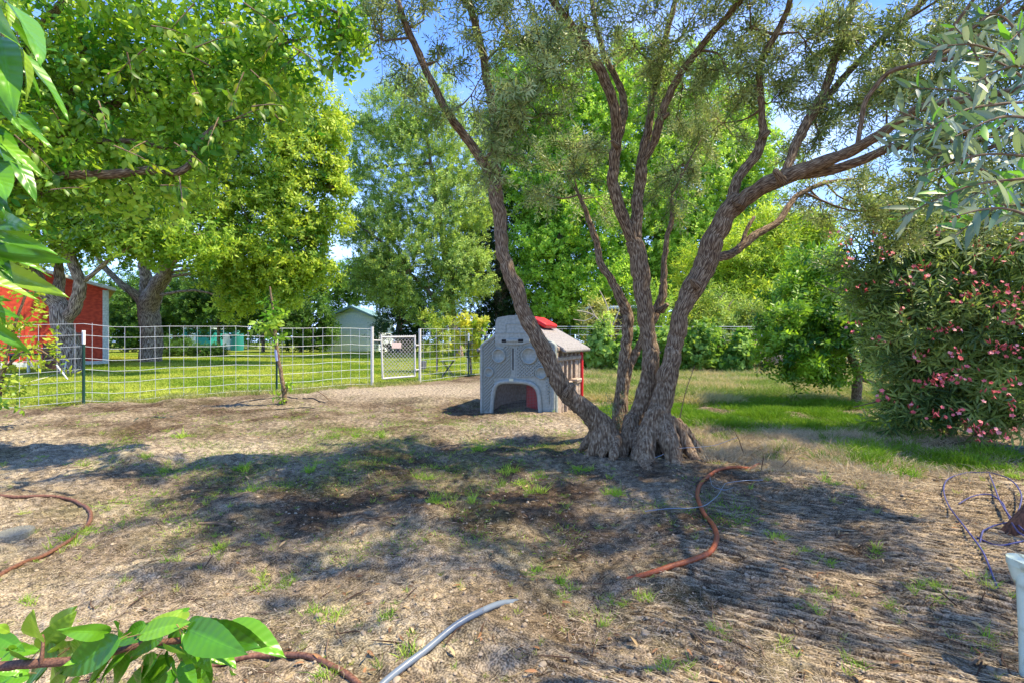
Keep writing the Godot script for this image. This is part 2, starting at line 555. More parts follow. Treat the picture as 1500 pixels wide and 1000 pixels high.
func ground_texture() -> ImageTexture:
	var n := 1024
	var im := Image.create(n, n, false, Image.FORMAT_RGBA8)
	var f := FastNoiseLite.new(); f.noise_type = FastNoiseLite.TYPE_SIMPLEX; f.frequency = 1.0; f.fractal_octaves = 4; f.seed = 44
	var base := f.get_seamless_image(n, n, false, false, 0.1)
	f.frequency = 0.02
	base = f.get_seamless_image(n, n)
	f.frequency = 0.16; f.seed = 45
	var finer := f.get_seamless_image(n, n)
	for y in n:
		for x in n:
			var a := base.get_pixel(x, y).r
			var b := finer.get_pixel(x, y).r
			var t := clampf(0.72 + (a - 0.5) * 0.5 + (b - 0.5) * 0.75, 0.15, 1.0)
			im.set_pixel(x, y, Color(t, t * 0.985, t * 0.96))
	var r := RandomNumberGenerator.new(); r.seed = 12
	for k in 5200:      # bits of straw lying flat
		var x := r.randf() * n; var y := r.randf() * n
		var a := r.randfn() * 0.7
		var c := Color(1, 0.97, 0.86) if r.randf() < 0.62 else Color(0.36, 0.31, 0.27)
		c = c.lerp(Color(0.7, 0.66, 0.58), r.randf() * 0.6)
		var ln := r.randi_range(6, 34)
		var bend := r.randfn() * 0.012
		for i in ln:
			x += cos(a); y += sin(a); a += bend
			im.set_pixel(posmod(int(x), n), posmod(int(y), n), c)
			if k % 3 == 0: im.set_pixel(posmod(int(x), n), posmod(int(y) + 1, n), c)
	return ImageTexture.create_from_image(im)
func ground() -> void:
	var rows := []
	var d := -40.0
	while d < 1.0: rows.append(d); d += 2.0 if d < -3.0 else 0.4
	d = 1.2
	while d < 70.0:
		rows.append(d)
		d += (maxf(0.0085, 0.0034 * d) if d < 4.4 else 0.0056 * d) if d < 7.0 else 0.0075 * d + (d - 7.0) * 0.012
	rows.append_array([80, 110, 160, 260, 420])
	var us := [-60.0, -20.0, -8.0, -4.0, -2.4, -1.7]
	var ncol := 430
	for i in ncol + 1: us.append(-1.25 + 2.5 * i / ncol)
	us.append_array([1.7, 2.4, 4.0, 8.0, 20.0, 60.0])
	var v := PackedVector3Array(); var uv := PackedVector2Array(); var c := PackedColorArray(); var idx := PackedInt32Array()
	var cd := Color(0.155, 0.112, 0.076); var cp := Color(0.54, 0.455, 0.335); var cs := Color(0.62, 0.53, 0.41)
	var cdry := Color(0.50, 0.41, 0.25); var cg := Color(0.16, 0.26, 0.035); var cl := Color(0.36, 0.46, 0.07)
	var w := us.size()
	for dd in rows:
		for u in us:
			var x: float = u * (maxf(absf(dd), 1.2) + 0.5)
			x = clampf(x, -420, 420)
			var z: float = -dd
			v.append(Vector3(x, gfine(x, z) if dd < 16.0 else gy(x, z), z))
			uv.append(Vector2(x / 1.9, z / 1.9))
			var k: Color
			if absf(x) < 40.0 and dd < 60.0:
				var q := zones(x, z)
				var t := clampf(0.5 + nz.get_noise_2d(x * 0.5 + 20, z * 0.5) * 0.8 + nf.get_noise_2d(x * 3.0, z * 3.0 + 9) * 0.55, 0, 1)
				# olive's shade painted into the moist soil; dry and pale to the front left
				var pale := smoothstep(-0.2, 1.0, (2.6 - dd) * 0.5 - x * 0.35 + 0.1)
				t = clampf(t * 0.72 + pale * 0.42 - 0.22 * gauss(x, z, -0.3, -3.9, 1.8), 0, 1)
				k = cd.lerp(cp, t)
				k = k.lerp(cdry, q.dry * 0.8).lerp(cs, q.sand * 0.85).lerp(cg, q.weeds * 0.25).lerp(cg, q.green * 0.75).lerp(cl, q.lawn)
				if q.lawn > 0.5: k = k.lerp(Color(0.42, 0.42, 0.12), clampf(nz.get_noise_2d(x * 0.25, z * 0.5) + 0.1, 0, 0.6))
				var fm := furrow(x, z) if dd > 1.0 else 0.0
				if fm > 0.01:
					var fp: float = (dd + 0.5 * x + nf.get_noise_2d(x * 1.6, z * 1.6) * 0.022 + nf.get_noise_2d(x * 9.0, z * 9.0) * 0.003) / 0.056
					k = k.lerp(Color(0.12, 0.082, 0.055).lerp(Color(0.64, 0.52, 0.37), pow(absf(sin(PI * fp)), 3.0)), fm * 0.95)  # ridge shading put into the colour: dark troughs, pale strawy crests
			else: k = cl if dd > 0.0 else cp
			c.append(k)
	for i in rows.size() - 1:
		for j in w - 1:
			var a := i * w + j
			idx.append_array([a, a + w, a + w + 1, a, a + w + 1, a + 1])
	var n := PackedVector3Array(); n.resize(v.size())
	for i in range(0, idx.size(), 3):
		var f := (v[idx[i + 2]] - v[idx[i]]).cross(v[idx[i + 1]] - v[idx[i]])
		if i == 0 and f.y < 0:
			pass
		n[idx[i]] += f; n[idx[i + 1]] += f; n[idx[i + 2]] += f
	for i in n.size(): n[i] = n[i].normalized()
	var arr := []; arr.resize(Mesh.ARRAY_MAX)
	arr[Mesh.ARRAY_VERTEX] = v; arr[Mesh.ARRAY_NORMAL] = n; arr[Mesh.ARRAY_TEX_UV] = uv; arr[Mesh.ARRAY_COLOR] = c; arr[Mesh.ARRAY_INDEX] = idx
	var am := ArrayMesh.new(); am.add_surface_from_arrays(Mesh.PRIMITIVE_TRIANGLES, arr)
	var m := mat(Color.WHITE, 0.97)
	m.metallic_specular = 0.15
	m.vertex_color_use_as_albedo = true
	m.albedo_texture = ground_texture()
	m.normal_enabled = true
	m.normal_texture = noise_tex(0.035, 512, [], true, 5.0, FastNoiseLite.FRACTAL_FBM, 6, 8)
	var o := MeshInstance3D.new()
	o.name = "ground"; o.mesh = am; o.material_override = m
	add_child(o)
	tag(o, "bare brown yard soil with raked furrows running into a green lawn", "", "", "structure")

# ------------------------------------------------------------------ fences and gate
func fences() -> void:
	var tall := 1.42
	var wire_v := CylinderMesh.new(); wire_v.top_radius = 0.0038; wire_v.bottom_radius = 0.0038; wire_v.height = 1.0; wire_v.radial_segments = 6; wire_v.rings = 1
	var runs := [
		["wire_fence", "galvanised wire grid fence on green posts left of the gate", [Vector2(-13.3, -4.28), Vector2(-7.85, -8.85), Vector2(-5.35, -10.98), Vector2(-3.62, -12.5)], 0.236],
		["wire_fence", "short wire grid fence between the gate and the playhouse", [Vector2(-2.5, -13.1), Vector2(-1.35, -15.0), Vector2(1.0, -16.6)], 0.27],
		["wire_fence", "overgrown wire grid fence behind the olive tree and mallow bushes", [Vector2(1.3, -16.8), Vector2(4.9, -17.5), Vector2(9.0, -17.4), Vector2(13.5, -17.2)], 0.30]]
	var k := 0
	for run in runs:
		var pts: Array = run[2]
		var t := thing(run[0], run[1], "fence", Vector3(pts[0].x, gy(pts[0].x, pts[0].y), pts[0].y))
		for s in pts.size() - 1:
			var a: Vector2 = pts[s]; var b: Vector2 = pts[s + 1]
			var len := a.distance_to(b)
			var n := int(round(len / run[3]))
			for i in n:
				var q := a.lerp(b, (i + 0.5) / n)
				var y := gy(q.x, q.y)
				var hgt := tall + rng.randf_range(-0.004, 0.004)
				put("vertical_wire", wire_v, M.wire, t, Transform3D(Basis.from_scale(Vector3(1, hgt, 1)).rotated(Vector3(0, 0, 1), rng.randfn() * 0.004), Vector3(q.x, y + 0.05 + hgt * 0.5, q.y)))
			for hh in [0.06, 0.22, 0.42, 0.63, 0.84, 1.05, 1.26, 1.46]:
				var mb := MB.new()
				var path := []
				for i in 9:
					var q := a.lerp(b, i / 8.0)
					path.append(Vector3(q.x, gy(q.x, q.y) + hh + nf.get_noise_2d(q.x * 2.0, hh * 30.0 + q.y) * 0.010, q.y))
				mb.tube(path, smooth_rad([0.0044, 0.0044], 9), 6)
				done("horizontal_wire", mb, M.wire, t)
		# posts
		if k == 0:
			for q in [pts[1], pts[2]]: t_post(t, q)
			pipe_post(t, pts[3], 1.52)
		elif k == 1:
			t_post(t, pts[1])
		else:
			for q in [pts[1], pts[2]]: t_post(t, q)
			var mb := MB.new()
			mb.tube([Vector3(pts[0].x, 1.66, pts[0].y), Vector3(pts[1].x, 1.68, pts[1].y), Vector3(pts[3].x, 1.66, pts[3].y)], [0.012, 0.012, 0.012], 8)
			done("top_rail", mb, mat(Color(0.55, 0.60, 0.62), 0.5, 0.3), t)
		k += 1
	# gate
	var gl := Vector3(-3.40, 0, -12.62); var gr := Vector3(-2.62, 0, -13.02)
	gl.y = gy(gl.x, gl.z); gr.y = gy(gr.x, gr.z)
	var post := thing("gate_post", "white pipe post that carries the gate hinges", "post", Vector3(-2.5, gy(-2.5, -13.1), -13.1))
	var pm := MB.new()
	rod(pm, post.position - Vector3(0, 0.1, 0), post.position + Vector3(0, 1.46, 0), 0.036, 14)
	done("pipe", pm, M.white_pipe, post)
	var g := thing("gate", "white pipe gate filled with chain link and carrying a blank plate", "gate", gl)
	var e := gr - gl
	var y0 := 0.17; var y1 := 1.24
	var cs := [gl + Vector3(0.02, y0, 0), gr + Vector3(0, y0 + 0.02, 0), gr + Vector3(0, y1, 0), gl + Vector3(-0.02, y1, 0)]
	for i in 4:
		var mb := MB.new()
		var a: Vector3 = cs[i]; var b: Vector3 = cs[(i + 1) % 4]
		if i == 1: b += Vector3(0, 0.05, 0)
		if i == 3: a += Vector3(0, 0.07, 0)
		rod(mb, a, b, 0.026 if i != 2 else 0.024, 12)
		done("frame_rail" if i % 2 == 0 else "frame_upright", mb, M.white_pipe, g)
	var cl := MB.new()
	var un := Vector3(e.x, 0, e.z); var wlen := un.length(); un = un.normalized()
	var nrm := un.cross(Vector3.UP)
	var cell := 0.085
	var hh2 := y1 - y0 - 0.03
	for s in [-1, 1]:
		var i := -20
		while i < 40:
			var u0 := i * cell * 1.1
			var seg := []
			for st in 41:
				var yy: float = hh2 * st / 40.0
				var uu: float = u0 + s * yy * 0.9
				if uu > 0.02 and uu < wlen - 0.02: seg.append(gl + un * uu + Vector3(0, y0 + 0.015 + yy, 0) + nrm * (0.004 * s))
			if seg.size() > 1: rod(cl, seg[0], seg[-1], 0.0058, 4)
			i += 1
	tag(done("chain_link", cl, mat(Color(0.70, 0.69, 0.66), 0.5, 0.2), g), "", "", "", "stuff")
	for i in 16:      # cut wire ends above the top rail
		var mb := MB.new()
		var p: Vector3 = cs[3].lerp(cs[2], (i + 0.7) / 16.5)
		rod(mb, p, p + Vector3(rng.randfn() * 0.006, 0.05, 0), 0.004, 4)
		done("wire_end", mb, M.wire, g)
	var plate := MB.new()
	plate.box(gl + un * (wlen * 0.43) + Vector3(0, y1 - 0.21, 0) - nrm * 0.03 * (1 if nrm.z < 0 else -1), Vector3(0.25, 0.155, 0.006), Basis(un, Vector3.UP, un.cross(Vector3.UP)), 0.004)
	done("plate", plate, rough_mat([[0.3, Color(0.82, 0.72, 0.66)], [0.7, Color(0.90, 0.82, 0.76)]], 0.02, Vector3(4, 4, 4), 0.2, 0.6), g)
	for yy in [0.36, 1.02]:
		var mb := MB.new()
		rod(mb, gr + Vector3(-0.03, yy, 0), post.position + Vector3(0.03, yy, 0), 0.02, 8)
		mb.box(gr + Vector3(0.02, yy, 0), Vector3(0.05, 0.06, 0.07))
		done("hinge", mb, M.white_pipe, g)
	var lt := MB.new()
	rod(lt, gl + Vector3(0, 1.15, 0), Vector3(-3.62, gl.y + 1.16, -12.5), 0.018, 8)
	done("latch", lt, M.white_pipe, g)
	# dark chain link panel of the neighbouring run
	var cp := thing("chain_link_fence", "dark chain link fence panel above the shrubs behind the olive tree", "fence", on_ground(1045, 21.5))
	var cm := MB.new()
	for s in [-1, 1]:
		for i in 90:
			var x0 := -4.0 + i * 0.1
			var a := Vector3(x0, 1.35, 0); var b := Vector3(x0 + s * 1.15, 2.5, 0)
			rod(cm, cp.position + a, cp.position + b, 0.006, 3)
	tag(done("chain_link", cm, mat(Color(0.32, 0.36, 0.36), 0.5, 0.5), cp), "", "", "", "stuff")
	for x in [-4.0, -1.3, 1.6, 4.9]:
		var mb := MB.new()
		rod(mb, cp.position + Vector3(x, -0.1, 0), cp.position + Vector3(x, 2.6, 0), 0.035, 8)
		done("pole", mb, mat(Color(0.35, 0.38, 0.36), 0.5, 0.4), cp)
func t_post(t: Node3D, q: Vector2) -> void:
	var y := gy(q.x, q.y)
	var mb := MB.new()
	var bs := Basis(Vector3.UP, 0.7)
	mb.box(Vector3(q.x, y + 0.52, q.y), Vector3(0.045, 1.24, 0.008), bs, 0.002)
	mb.box(Vector3(q.x, y + 0.52, q.y) + bs * Vector3(0, 0, 0.022), Vector3(0.008, 1.24, 0.036), bs, 0.002)
	for i in 14: mb.box(Vector3(q.x, y + 0.1 + i * 0.075, q.y) + bs * Vector3(0, 0, -0.008), Vector3(0.014, 0.02, 0.012), bs, 0.002)
	done("post", mb, M.steel_green, t)
	var cp := MB.new()
	cp.box(Vector3(q.x, y + 1.21, q.y), Vector3(0.052, 0.25, 0.014), bs, 0.002)
	cp.box(Vector3(q.x, y + 1.21, q.y) + bs * Vector3(0, 0, 0.024), Vector3(0.014, 0.25, 0.038), bs, 0.002)
	done("post_tip", cp, M.cap_white, t)
func pipe_post(t: Node3D, q: Vector2, tall: float) -> void:
	var y := gy(q.x, q.y)
	var mb := MB.new()
	rod(mb, Vector3(q.x, y - 0.1, q.y), Vector3(q.x, y + tall, q.y), 0.04, 14)
	done("pipe_post", mb, M.white_pipe, t)

# ------------------------------------------------------------------ barn and sheds
func buildings() -> void:
	# red barn: wall runs from its right corner towards the viewer's left
	var c0 := Vector3(-16.75, 0.2, -20.0)
	var dir := Vector3(-0.74, 0, 0.67).normalized()
	var out := Vector3(0.67, 0, 0.74)
	var barn := thing("barn", "red board barn with white corner trim behind the forked walnut", "barn", c0)
	var red := rough_mat([[0.3, Color(0.70, 0.22, 0.13)], [0.7, Color(0.82, 0.31, 0.19)]], 0.02, Vector3(0.7, 0.7, 0.7), 0.5, 0.8)
	var white := rough_mat([[0.3, Color(0.70, 0.74, 0.70)], [0.7, Color(0.86, 0.88, 0.84)]], 0.02, Vector3(1, 1, 1), 0.3, 0.7)
	var xf := Transform3D(Basis(dir, Vector3.UP, dir.cross(Vector3.UP)), c0)
	if xf.basis.z.dot(out) < 0: xf.basis.z = -xf.basis.z
	for i in 9:          # vertical wall boards, each a piece
		var x0 := i * 1.22; var x1 := x0 + 1.212
		var h0 := 3.12 + 0.27 * minf(x0, 6.0) - 0.27 * maxf(0, x0 - 6.0); var h1 := 3.12 + 0.27 * minf(x1, 6.0) - 0.27 * maxf(0, x1 - 6.0)
		var mb := MB.new()
		mb.prism(PackedVector2Array([Vector2(x0, 0.16), Vector2(x1, 0.16), Vector2(x1, h1), Vector2(x0, h0)]), xf, -0.16 + 0.004 * (i % 2))
		done("wall_board", mb, red, barn)
	var side := MB.new()
	side.prism(PackedVector2Array([Vector2(0.01, 0.1), Vector2(10.9, 0.1), Vector2(10.9, 3.2), Vector2(6.0, 4.6), Vector2(0.01, 3.05)]), Transform3D(xf.basis, c0 - out * 0.17), -9.0 if xf.basis.z.dot(out) > 0 else 9.0)
	done("barn_body", side, red, barn)
	for seg in [[-0.25, 3.03, 6.0, 4.72], [6.0, 4.72, 11.2, 3.3]]:
		var rf := MB.new()
		rf.prism(PackedVector2Array([Vector2(seg[0], seg[1]), Vector2(seg[2], seg[3]), Vector2(seg[2], seg[3] + 0.12), Vector2(seg[0], seg[1] + 0.12)]), Transform3D(xf.basis, c0 + out * 0.3), -9.8 if xf.basis.z.dot(out) > 0 else 9.8)
		done("roof", rf, white, barn)
	var tr := MB.new()
	tr.box(c0 + dir * 0.06 + Vector3(0, 1.55, 0) + out * 0.02, Vector3(0.2, 3.0, 0.06), xf.basis, 0.01)
	done("corner_trim", tr, white, barn)
	var bb := MB.new()
	bb.box(c0 + dir * 5.2 + Vector3(0, 0.06, 0) + out * 0.02, Vector3(10.4, 0.22, 0.08), xf.basis, 0.01)
	done("base_board", bb, white, barn)
	var wf := MB.new()
	wf.box(c0 + dir * 2.45 + Vector3(0, 3.25, 0) + out * 0.03, Vector3(0.42, 0.42, 0.06), xf.basis, 0.01)
	var wn := done("window", wf, white, barn)
	var wp := MB.new()
	wp.box(c0 + dir * 2.45 + Vector3(0, 3.25, 0) + out * 0.065, Vector3(0.28, 0.28, 0.012), xf.basis, 0.002)
	done("pane", wp, mat(Color(0.16, 0.22, 0.20), 0.1), wn)
	var dr := MB.new()
	dr.box(c0 + dir * 0.95 + Vector3(0, 0.75, 0) + out * 0.02, Vector3(0.36, 1.1, 0.05), xf.basis, 0.01)
	done("hatch", dr, mat(Color(0.50, 0.36, 0.30), 0.8), barn)
	# barrel and clutter in front of the barn
	var bp := on_ground(82, 17.6)
	var barrel := thing("barrel", "brown steel barrel standing before the red barn", "barrel", bp)
	var bm := MB.new()
	bm.lathe(bp, Basis(), [Vector2(0.36, 0), Vector2(0.37, 0.28), Vector2(0.385, 0.3), Vector2(0.37, 0.32), Vector2(0.37, 0.6), Vector2(0.385, 0.62), Vector2(0.37, 0.64), Vector2(0.36, 0.93)], 20)
	done("drum", bm, rough_mat([[0.3, Color(0.28, 0.19, 0.15)], [0.7, Color(0.45, 0.33, 0.27)]], 0.02, Vector3(2, 2, 2), 1.0, 0.8), barrel)
	var bl := MB.new()
	bl.lathe(bp + Vector3(0, 0.9, 0), Basis(), [Vector2(0.375, 0), Vector2(0.375, 0.05), Vector2(0.34, 0.03), Vector2(0.0, 0.035)], 20)
	done("rim", bl, mat(Color(0.22, 0.16, 0.13), 0.7), barrel)
	var cart := thing("work_bench", "grey metal bench under the barn wall at the fence", "bench", on_ground(28, 16.2))
	var ct := MB.new(); ct.box(cart.position + Vector3(0, 0.62, 0), Vector3(1.1, 0.06, 0.5)); done("top", ct, mat(Color(0.30, 0.30, 0.31), 0.6), cart)
	for s in [[-0.5, -0.2], [0.5, -0.2], [-0.5, 0.2], [0.5, 0.2]]:
		var mb := MB.new(); mb.box(cart.position + Vector3(s[0], 0.3, s[1]), Vector3(0.06, 0.6, 0.06)); done("leg", mb, M.white_pipe if s[0] > 0 else mat(Color(0.28, 0.28, 0.3), 0.6), cart)
	var k := 0
	for q in [[[38, 562], [83, 549]], [[80, 536], [99, 557]], [[92, 536], [93, 549]]]:
		var a := GP(q[0][0], q[0][1]); var b := GP(q[1][0], q[1][1])
		if k > 0:
			b = GP(99 if k == 1 else 93, 557 if k == 1 else 549); a = b + Vector3(-0.42 if k == 1 else -0.02, 0.42, -0.1)
		var mb := MB.new()
		rod(mb, a + Vector3(0, 0.02, 0), b + Vector3(0, 0.02, 0), 0.022, 8)
		tag(done("plastic_pipe", mb, M.white_pipe), ["white plastic pipe lying on dry ground by the barn", "white plastic pipe leaning from the ground by the walnut trunk", "short upright white pipe by the walnut trunk"][k], "pipe")
		k += 1
	# pale lap-sided shed beyond the lawn
	var d := 40.0
	var sp := on_ground(515, d)
	var shed := thing("shed", "pale lap sided shed with low gable roof beyond the lawn", "shed", sp)
	var pale := rough_mat([[0.3, Color(0.88, 0.93, 0.92)], [0.7, Color(0.95, 0.97, 0.96)]], 0.02, Vector3(0.6, 0.6, 0.6), 0.3, 0.7)
	var hw := 2.25
	for i in 11:
		var y0 := 0.1 + i * 0.28
		var half := hw if y0 < 2.45 else hw * (3.7 - y0) / 1.25
		if half < 0.2: continue
		var mb := MB.new()
		mb.box(sp + Vector3(0, y0 + 0.14, 0.02), Vector3(half * 2.0, 0.30, 0.03), Basis(Vector3.RIGHT, 0.07), 0.006)
		done("board", mb, pale, shed)
	var body := MB.new()
	body.prism(PackedVector2Array([Vector2(-hw, 0), Vector2(hw, 0), Vector2(hw, 2.5), Vector2(0, 3.65), Vector2(-hw, 2.5)]), Transform3D(Basis(), sp - Vector3(0, 0, 0.02)), -5.0)
	done("wall", body, pale, shed)
	for s in [-1, 1]:
		var rf := MB.new()
		rf.prism(PackedVector2Array([Vector2(0, 3.62), Vector2(s * (hw + 0.5), 2.42), Vector2(s * (hw + 0.5), 2.58), Vector2(0, 3.8)]), Transform3D(Basis(), sp + Vector3(0, 0, 0.45)), -5.6)
		done("roof", rf, mat(Color(0.42, 0.55, 0.54), 0.8), shed)
	# teal shed glimpsed between trunks
	var tp := on_ground(288, 47)
	var ts := thing("teal_shed", "teal and white shed glimpsed through leaves beyond the lawn", "shed", tp)
	var tb := MB.new(); tb.box(tp + Vector3(0, 1.0, -1.5), Vector3(2.6, 2.0, 3.0), Basis(), 0.02); done("wall", tb, mat(Color(0.10, 0.55, 0.50), 0.7), ts)
	var tr2 := MB.new(); tr2.box(tp + Vector3(0, 2.08, -1.5), Vector3(3.0, 0.14, 3.5), Basis(), 0.02); done("roof", tr2, mat(Color(0.72, 0.78, 0.76), 0.7), ts)
	for x in [-0.5]:
		var mb := MB.new(); mb.box(tp + Vector3(x, 0.95, 0.02), Vector3(0.8, 1.5, 0.06)); done("white_panel", mb, mat(Color(0.88, 0.9, 0.88), 0.7), ts)
	var tk := thing("water_tank", "small teal tank standing beyond the lawn right of the teal shed", "tank", on_ground(347, 46))
	var tm := MB.new(); tm.lathe(tk.position, Basis(), [Vector2(0.55, 0), Vector2(0.58, 0.5), Vector2(0.55, 1.0), Vector2(0.58, 1.5), Vector2(0.5, 1.75), Vector2(0.15, 1.9), Vector2(0.0, 1.9)], 18)
	done("tank_body", tm, mat(Color(0.12, 0.50, 0.46), 0.6), tk)
	var tl := MB.new(); tl.box(tk.position + Vector3(-0.9, 0.8, 0.2), Vector3(0.7, 1.5, 0.06)); done("white_board", tl, mat(Color(0.85, 0.88, 0.86), 0.7), tk)
	# flat roofed hut behind the fence
	var hp := on_ground(905, 22.5)
	var hut := thing("flat_roof_hut", "small brown hut with pale flat roof behind the wire fence", "hut", hp)
	var hb := MB.new(); hb.box(hp + Vector3(0.1, 1.15, -1.0), Vector3(2.2, 2.3, 1.8), Basis(), 0.01); done("wall", hb, mat(Color(0.30, 0.25, 0.21), 0.85), hut)
	var hr := MB.new(); hr.box(hp + Vector3(0, 2.42, -0.8), Vector3(3.0, 0.14, 2.8), Basis(Vector3(0, 0, 1), 0.03), 0.02); done("roof", hr, mat(Color(0.70, 0.76, 0.76), 0.6), hut)
	for x in [-1.25, 1.25]:
		var mb := MB.new(); mb.box(hp + Vector3(x, 1.15, 0.4), Vector3(0.1, 2.3, 0.1)); done("post", mb, mat(Color(0.45, 0.42, 0.36), 0.8), hut)

# ------------------------------------------------------------------ far trees
func far_tree(called: String, label: String, cat: String, trunk_rows: Array, rows: Array, meshes: Array, c0: Color, c1: Color, smin: float, smax: float, sd: int, mult := 1.0, up := 0.25, group := "") -> Node3D:
	var b := limb_rows(trunk_rows[0])
	var base: Vector3 = b[0][0]
	base.y = gy(base.x, base.z)
	var t := thing(called, label, cat, base, group)
	var mb := MB.new()
	var pts := []
	for q in trunk_rows: pts.append_array(limb(mb, q, 0.5, 10, 0.1))
	var bl := blobs_px(rows, 1.0, mult)
	twigs_to(mb, pts, bl, 0.004 * (-base.z), sd, 2)
	done("trunk", mb, M.bark_far, t)
	crown(t, "crown", meshes, M.leaf, bl, c0, c1, smin, smax, sd, 0.7, up, 0.42, -0.14, 0.35)
	return t
func far_trees() -> void:
	var broad := [sprig(16, 0.15, 0.10, 0.45, 0.9, 2, 1), sprig(14, 0.17, 0.10, 0.5, 0.8, 2, 2), sprig(18, 0.13, 0.09, 0.4, 1.0, 2, 3)]
	var fine := [sprig(22, 0.11, 0.06, 0.5, 0.8, 2, 4), sprig(20, 0.12, 0.055, 0.55, 0.9, 2, 5)]
	var strap := [sprig(18, 0.24, 0.05, 0.6, 0.8, 2, 6, 0.8), sprig(16, 0.22, 0.05, 0.6, 0.7, 2, 7, 0.8)]
	M.broad = broad; M.fine = fine; M.strap = strap
	# grey-green tall tree over the lawn
	far_tree("poplar_tree", "tall grey green tree with pale forked trunk on the lawn", "tree", [
		[[673, 528, 27, 20], [668, 500, 27, 16], [662, 460, 27, 14], [655, 400, 27, 11], [640, 300, 27, 8], [625, 200, 27, 4]], [[665, 475, 27, 10], [640, 440, 26.6, 8], [600, 400, 26.4, 4]]],
		[[620, 160, 27, 60, 900], [570, 180, 27, 45, 600], [660, 220, 27, 62, 900], [590, 260, 27, 70, 1100], [640, 320, 26.5, 75, 1200], [560, 340, 27, 55, 700], [690, 300, 27, 40, 500], [600, 390, 26, 70, 1100], [670, 400, 26.3, 52, 800], [560, 410, 26.6, 42, 500], [700, 405, 26.6, 26, 260], [530, 250, 27, 28, 200], [522, 330, 27, 28, 240], [530, 190, 27, 24, 160], [535, 400, 27, 28, 240], [630, 440, 26, 40, 400]],
		fine, Color(0.09, 0.17, 0.04), Color(0.34, 0.46, 0.11), 0.8, 1.3, 101, 0.8)
	# dark trees behind
	far_tree("cypress_tree", "dark narrow evergreen beside the pale shed", "tree", [[[585, 515, 36, 12], [585, 440, 36, 8]]],
		[[590, 470, 36, 40, 500], [580, 425, 36, 34, 400], [610, 440, 36, 40, 450], [585, 500, 36, 40, 400], [640, 480, 36, 40, 400]], fine, Color(0.018, 0.05, 0.018), Color(0.06, 0.13, 0.035), 0.9, 1.4, 102)
	far_tree("dark_conifer", "tall dark drooping conifer behind the playhouse", "tree", [[[735, 520, 33, 26], [735, 400, 33, 20], [730, 250, 33, 10], [728, 150, 33, 5]]],
		[[730, 200, 33, 40, 500], [715, 280, 33, 45, 600], [750, 330, 33, 60, 900], [700, 400, 33, 55, 700], [760, 430, 33, 60, 900], [720, 470, 33, 50, 600], [690, 350, 33.5, 40, 400], [790, 480, 33, 50, 500], [745, 130, 33, 30, 250]], fine, Color(0.014, 0.036, 0.014), Color(0.05, 0.10, 0.028), 1.0, 1.5, 103, 1.0, -0.3)
	far_tree("ivy_clad_tree", "big bright green leafy tree behind the olive's left limbs", "tree", [[[830, 520, 31, 30], [825, 380, 31, 24], [815, 220, 31, 12]], [[825, 380, 31, 16], [880, 260, 30.5, 10]]],
		[[810, 130, 31, 70, 1300], [760, 190, 31, 55, 900], [850, 210, 30.5, 75, 1500], [790, 270, 30.5, 65, 1200], [850, 320, 30, 75, 1500], [800, 380, 30, 62, 1100], [870, 420, 30, 70, 1200], [820, 460, 30, 50, 700], [910, 130, 31, 70, 1100], [760, 110, 31, 40, 400]],
		broad, Color(0.06, 0.17, 0.02), Color(0.36, 0.54, 0.06), 0.9, 1.4, 104)
	far_tree("broadleaf_tree", "wide bright green tree behind the olive's fork", "tree", [[[960, 520, 33, 26], [965, 380, 33, 20], [970, 250, 33, 12]]],
		[[950, 180, 33, 80, 1400], [1010, 140, 33, 70, 1100], [930, 270, 32, 75, 1400], [1010, 260, 32.5, 80, 1500], [960, 350, 32, 80, 1500], [1030, 350, 32, 70, 1200], [930, 420, 31.5, 60, 1000], [1000, 430, 31.5, 70, 1200], [1070, 220, 33, 60, 800], [1080, 300, 33, 50, 700], [1120, 250, 33, 50, 500], [1090, 170, 33, 46, 400]],
		broad, Color(0.06, 0.17, 0.02), Color(0.37, 0.53, 0.07), 0.9, 1.4, 105)
	far_tree("bamboo_thicket", "yellow green thicket of upright stems left of the small orange tree", "thicket", [[[1090, 525, 24, 5], [1095, 400, 24, 3]], [[1140, 525, 24, 5], [1150, 380, 24, 3]], [[1050, 525, 24, 5], [1045, 420, 24, 3]], [[1180, 525, 24, 5], [1185, 380, 24, 3]]],
		[[1060, 400, 24, 60, 1000], [1120, 370, 24, 55, 900], [1100, 440, 23.5, 60, 1000], [1160, 420, 24, 60, 1000], [1190, 370, 24, 45, 650], [1050, 470, 23.5, 45, 600], [1130, 480, 23.5, 50, 700], [1200, 440, 24, 50, 700], [1165, 345, 24, 35, 400], [1230, 480, 24, 50, 500]],
		strap, Color(0.10, 0.22, 0.015), Color(0.42, 0.52, 0.05), 0.8, 1.3, 106)
	far_tree("tall_tree", "hazy tall tree closing the right end of the yard", "tree", [[[1330, 520, 34, 24], [1330, 420, 34, 16]]],
		[[1300, 450, 34, 60, 700], [1380, 420, 34, 80, 900], [1450, 400, 34, 90, 900], [1260, 490, 34, 40, 400], [1530, 400, 34, 90, 800]], broad, Color(0.04, 0.11, 0.015), Color(0.18, 0.32, 0.03), 1.0, 1.5, 107)
	# hedge of dark shrubs at the back of the lawn
	var hedge := [[185, 470, 37, 45, "dark green shrub beyond the lawn behind the red barn"], [255, 455, 38, 50, "dark green shrub beyond the lawn behind the big walnut trunk"], [320, 445, 38, 48, "tall dark shrub beyond the lawn above the teal shed"], [385, 450, 38, 48, "dark rounded shrub beyond the lawn right of the teal shed"], [440, 470, 37, 44, "mid green shrub beside the pale shed wall"]]
	var i := 0
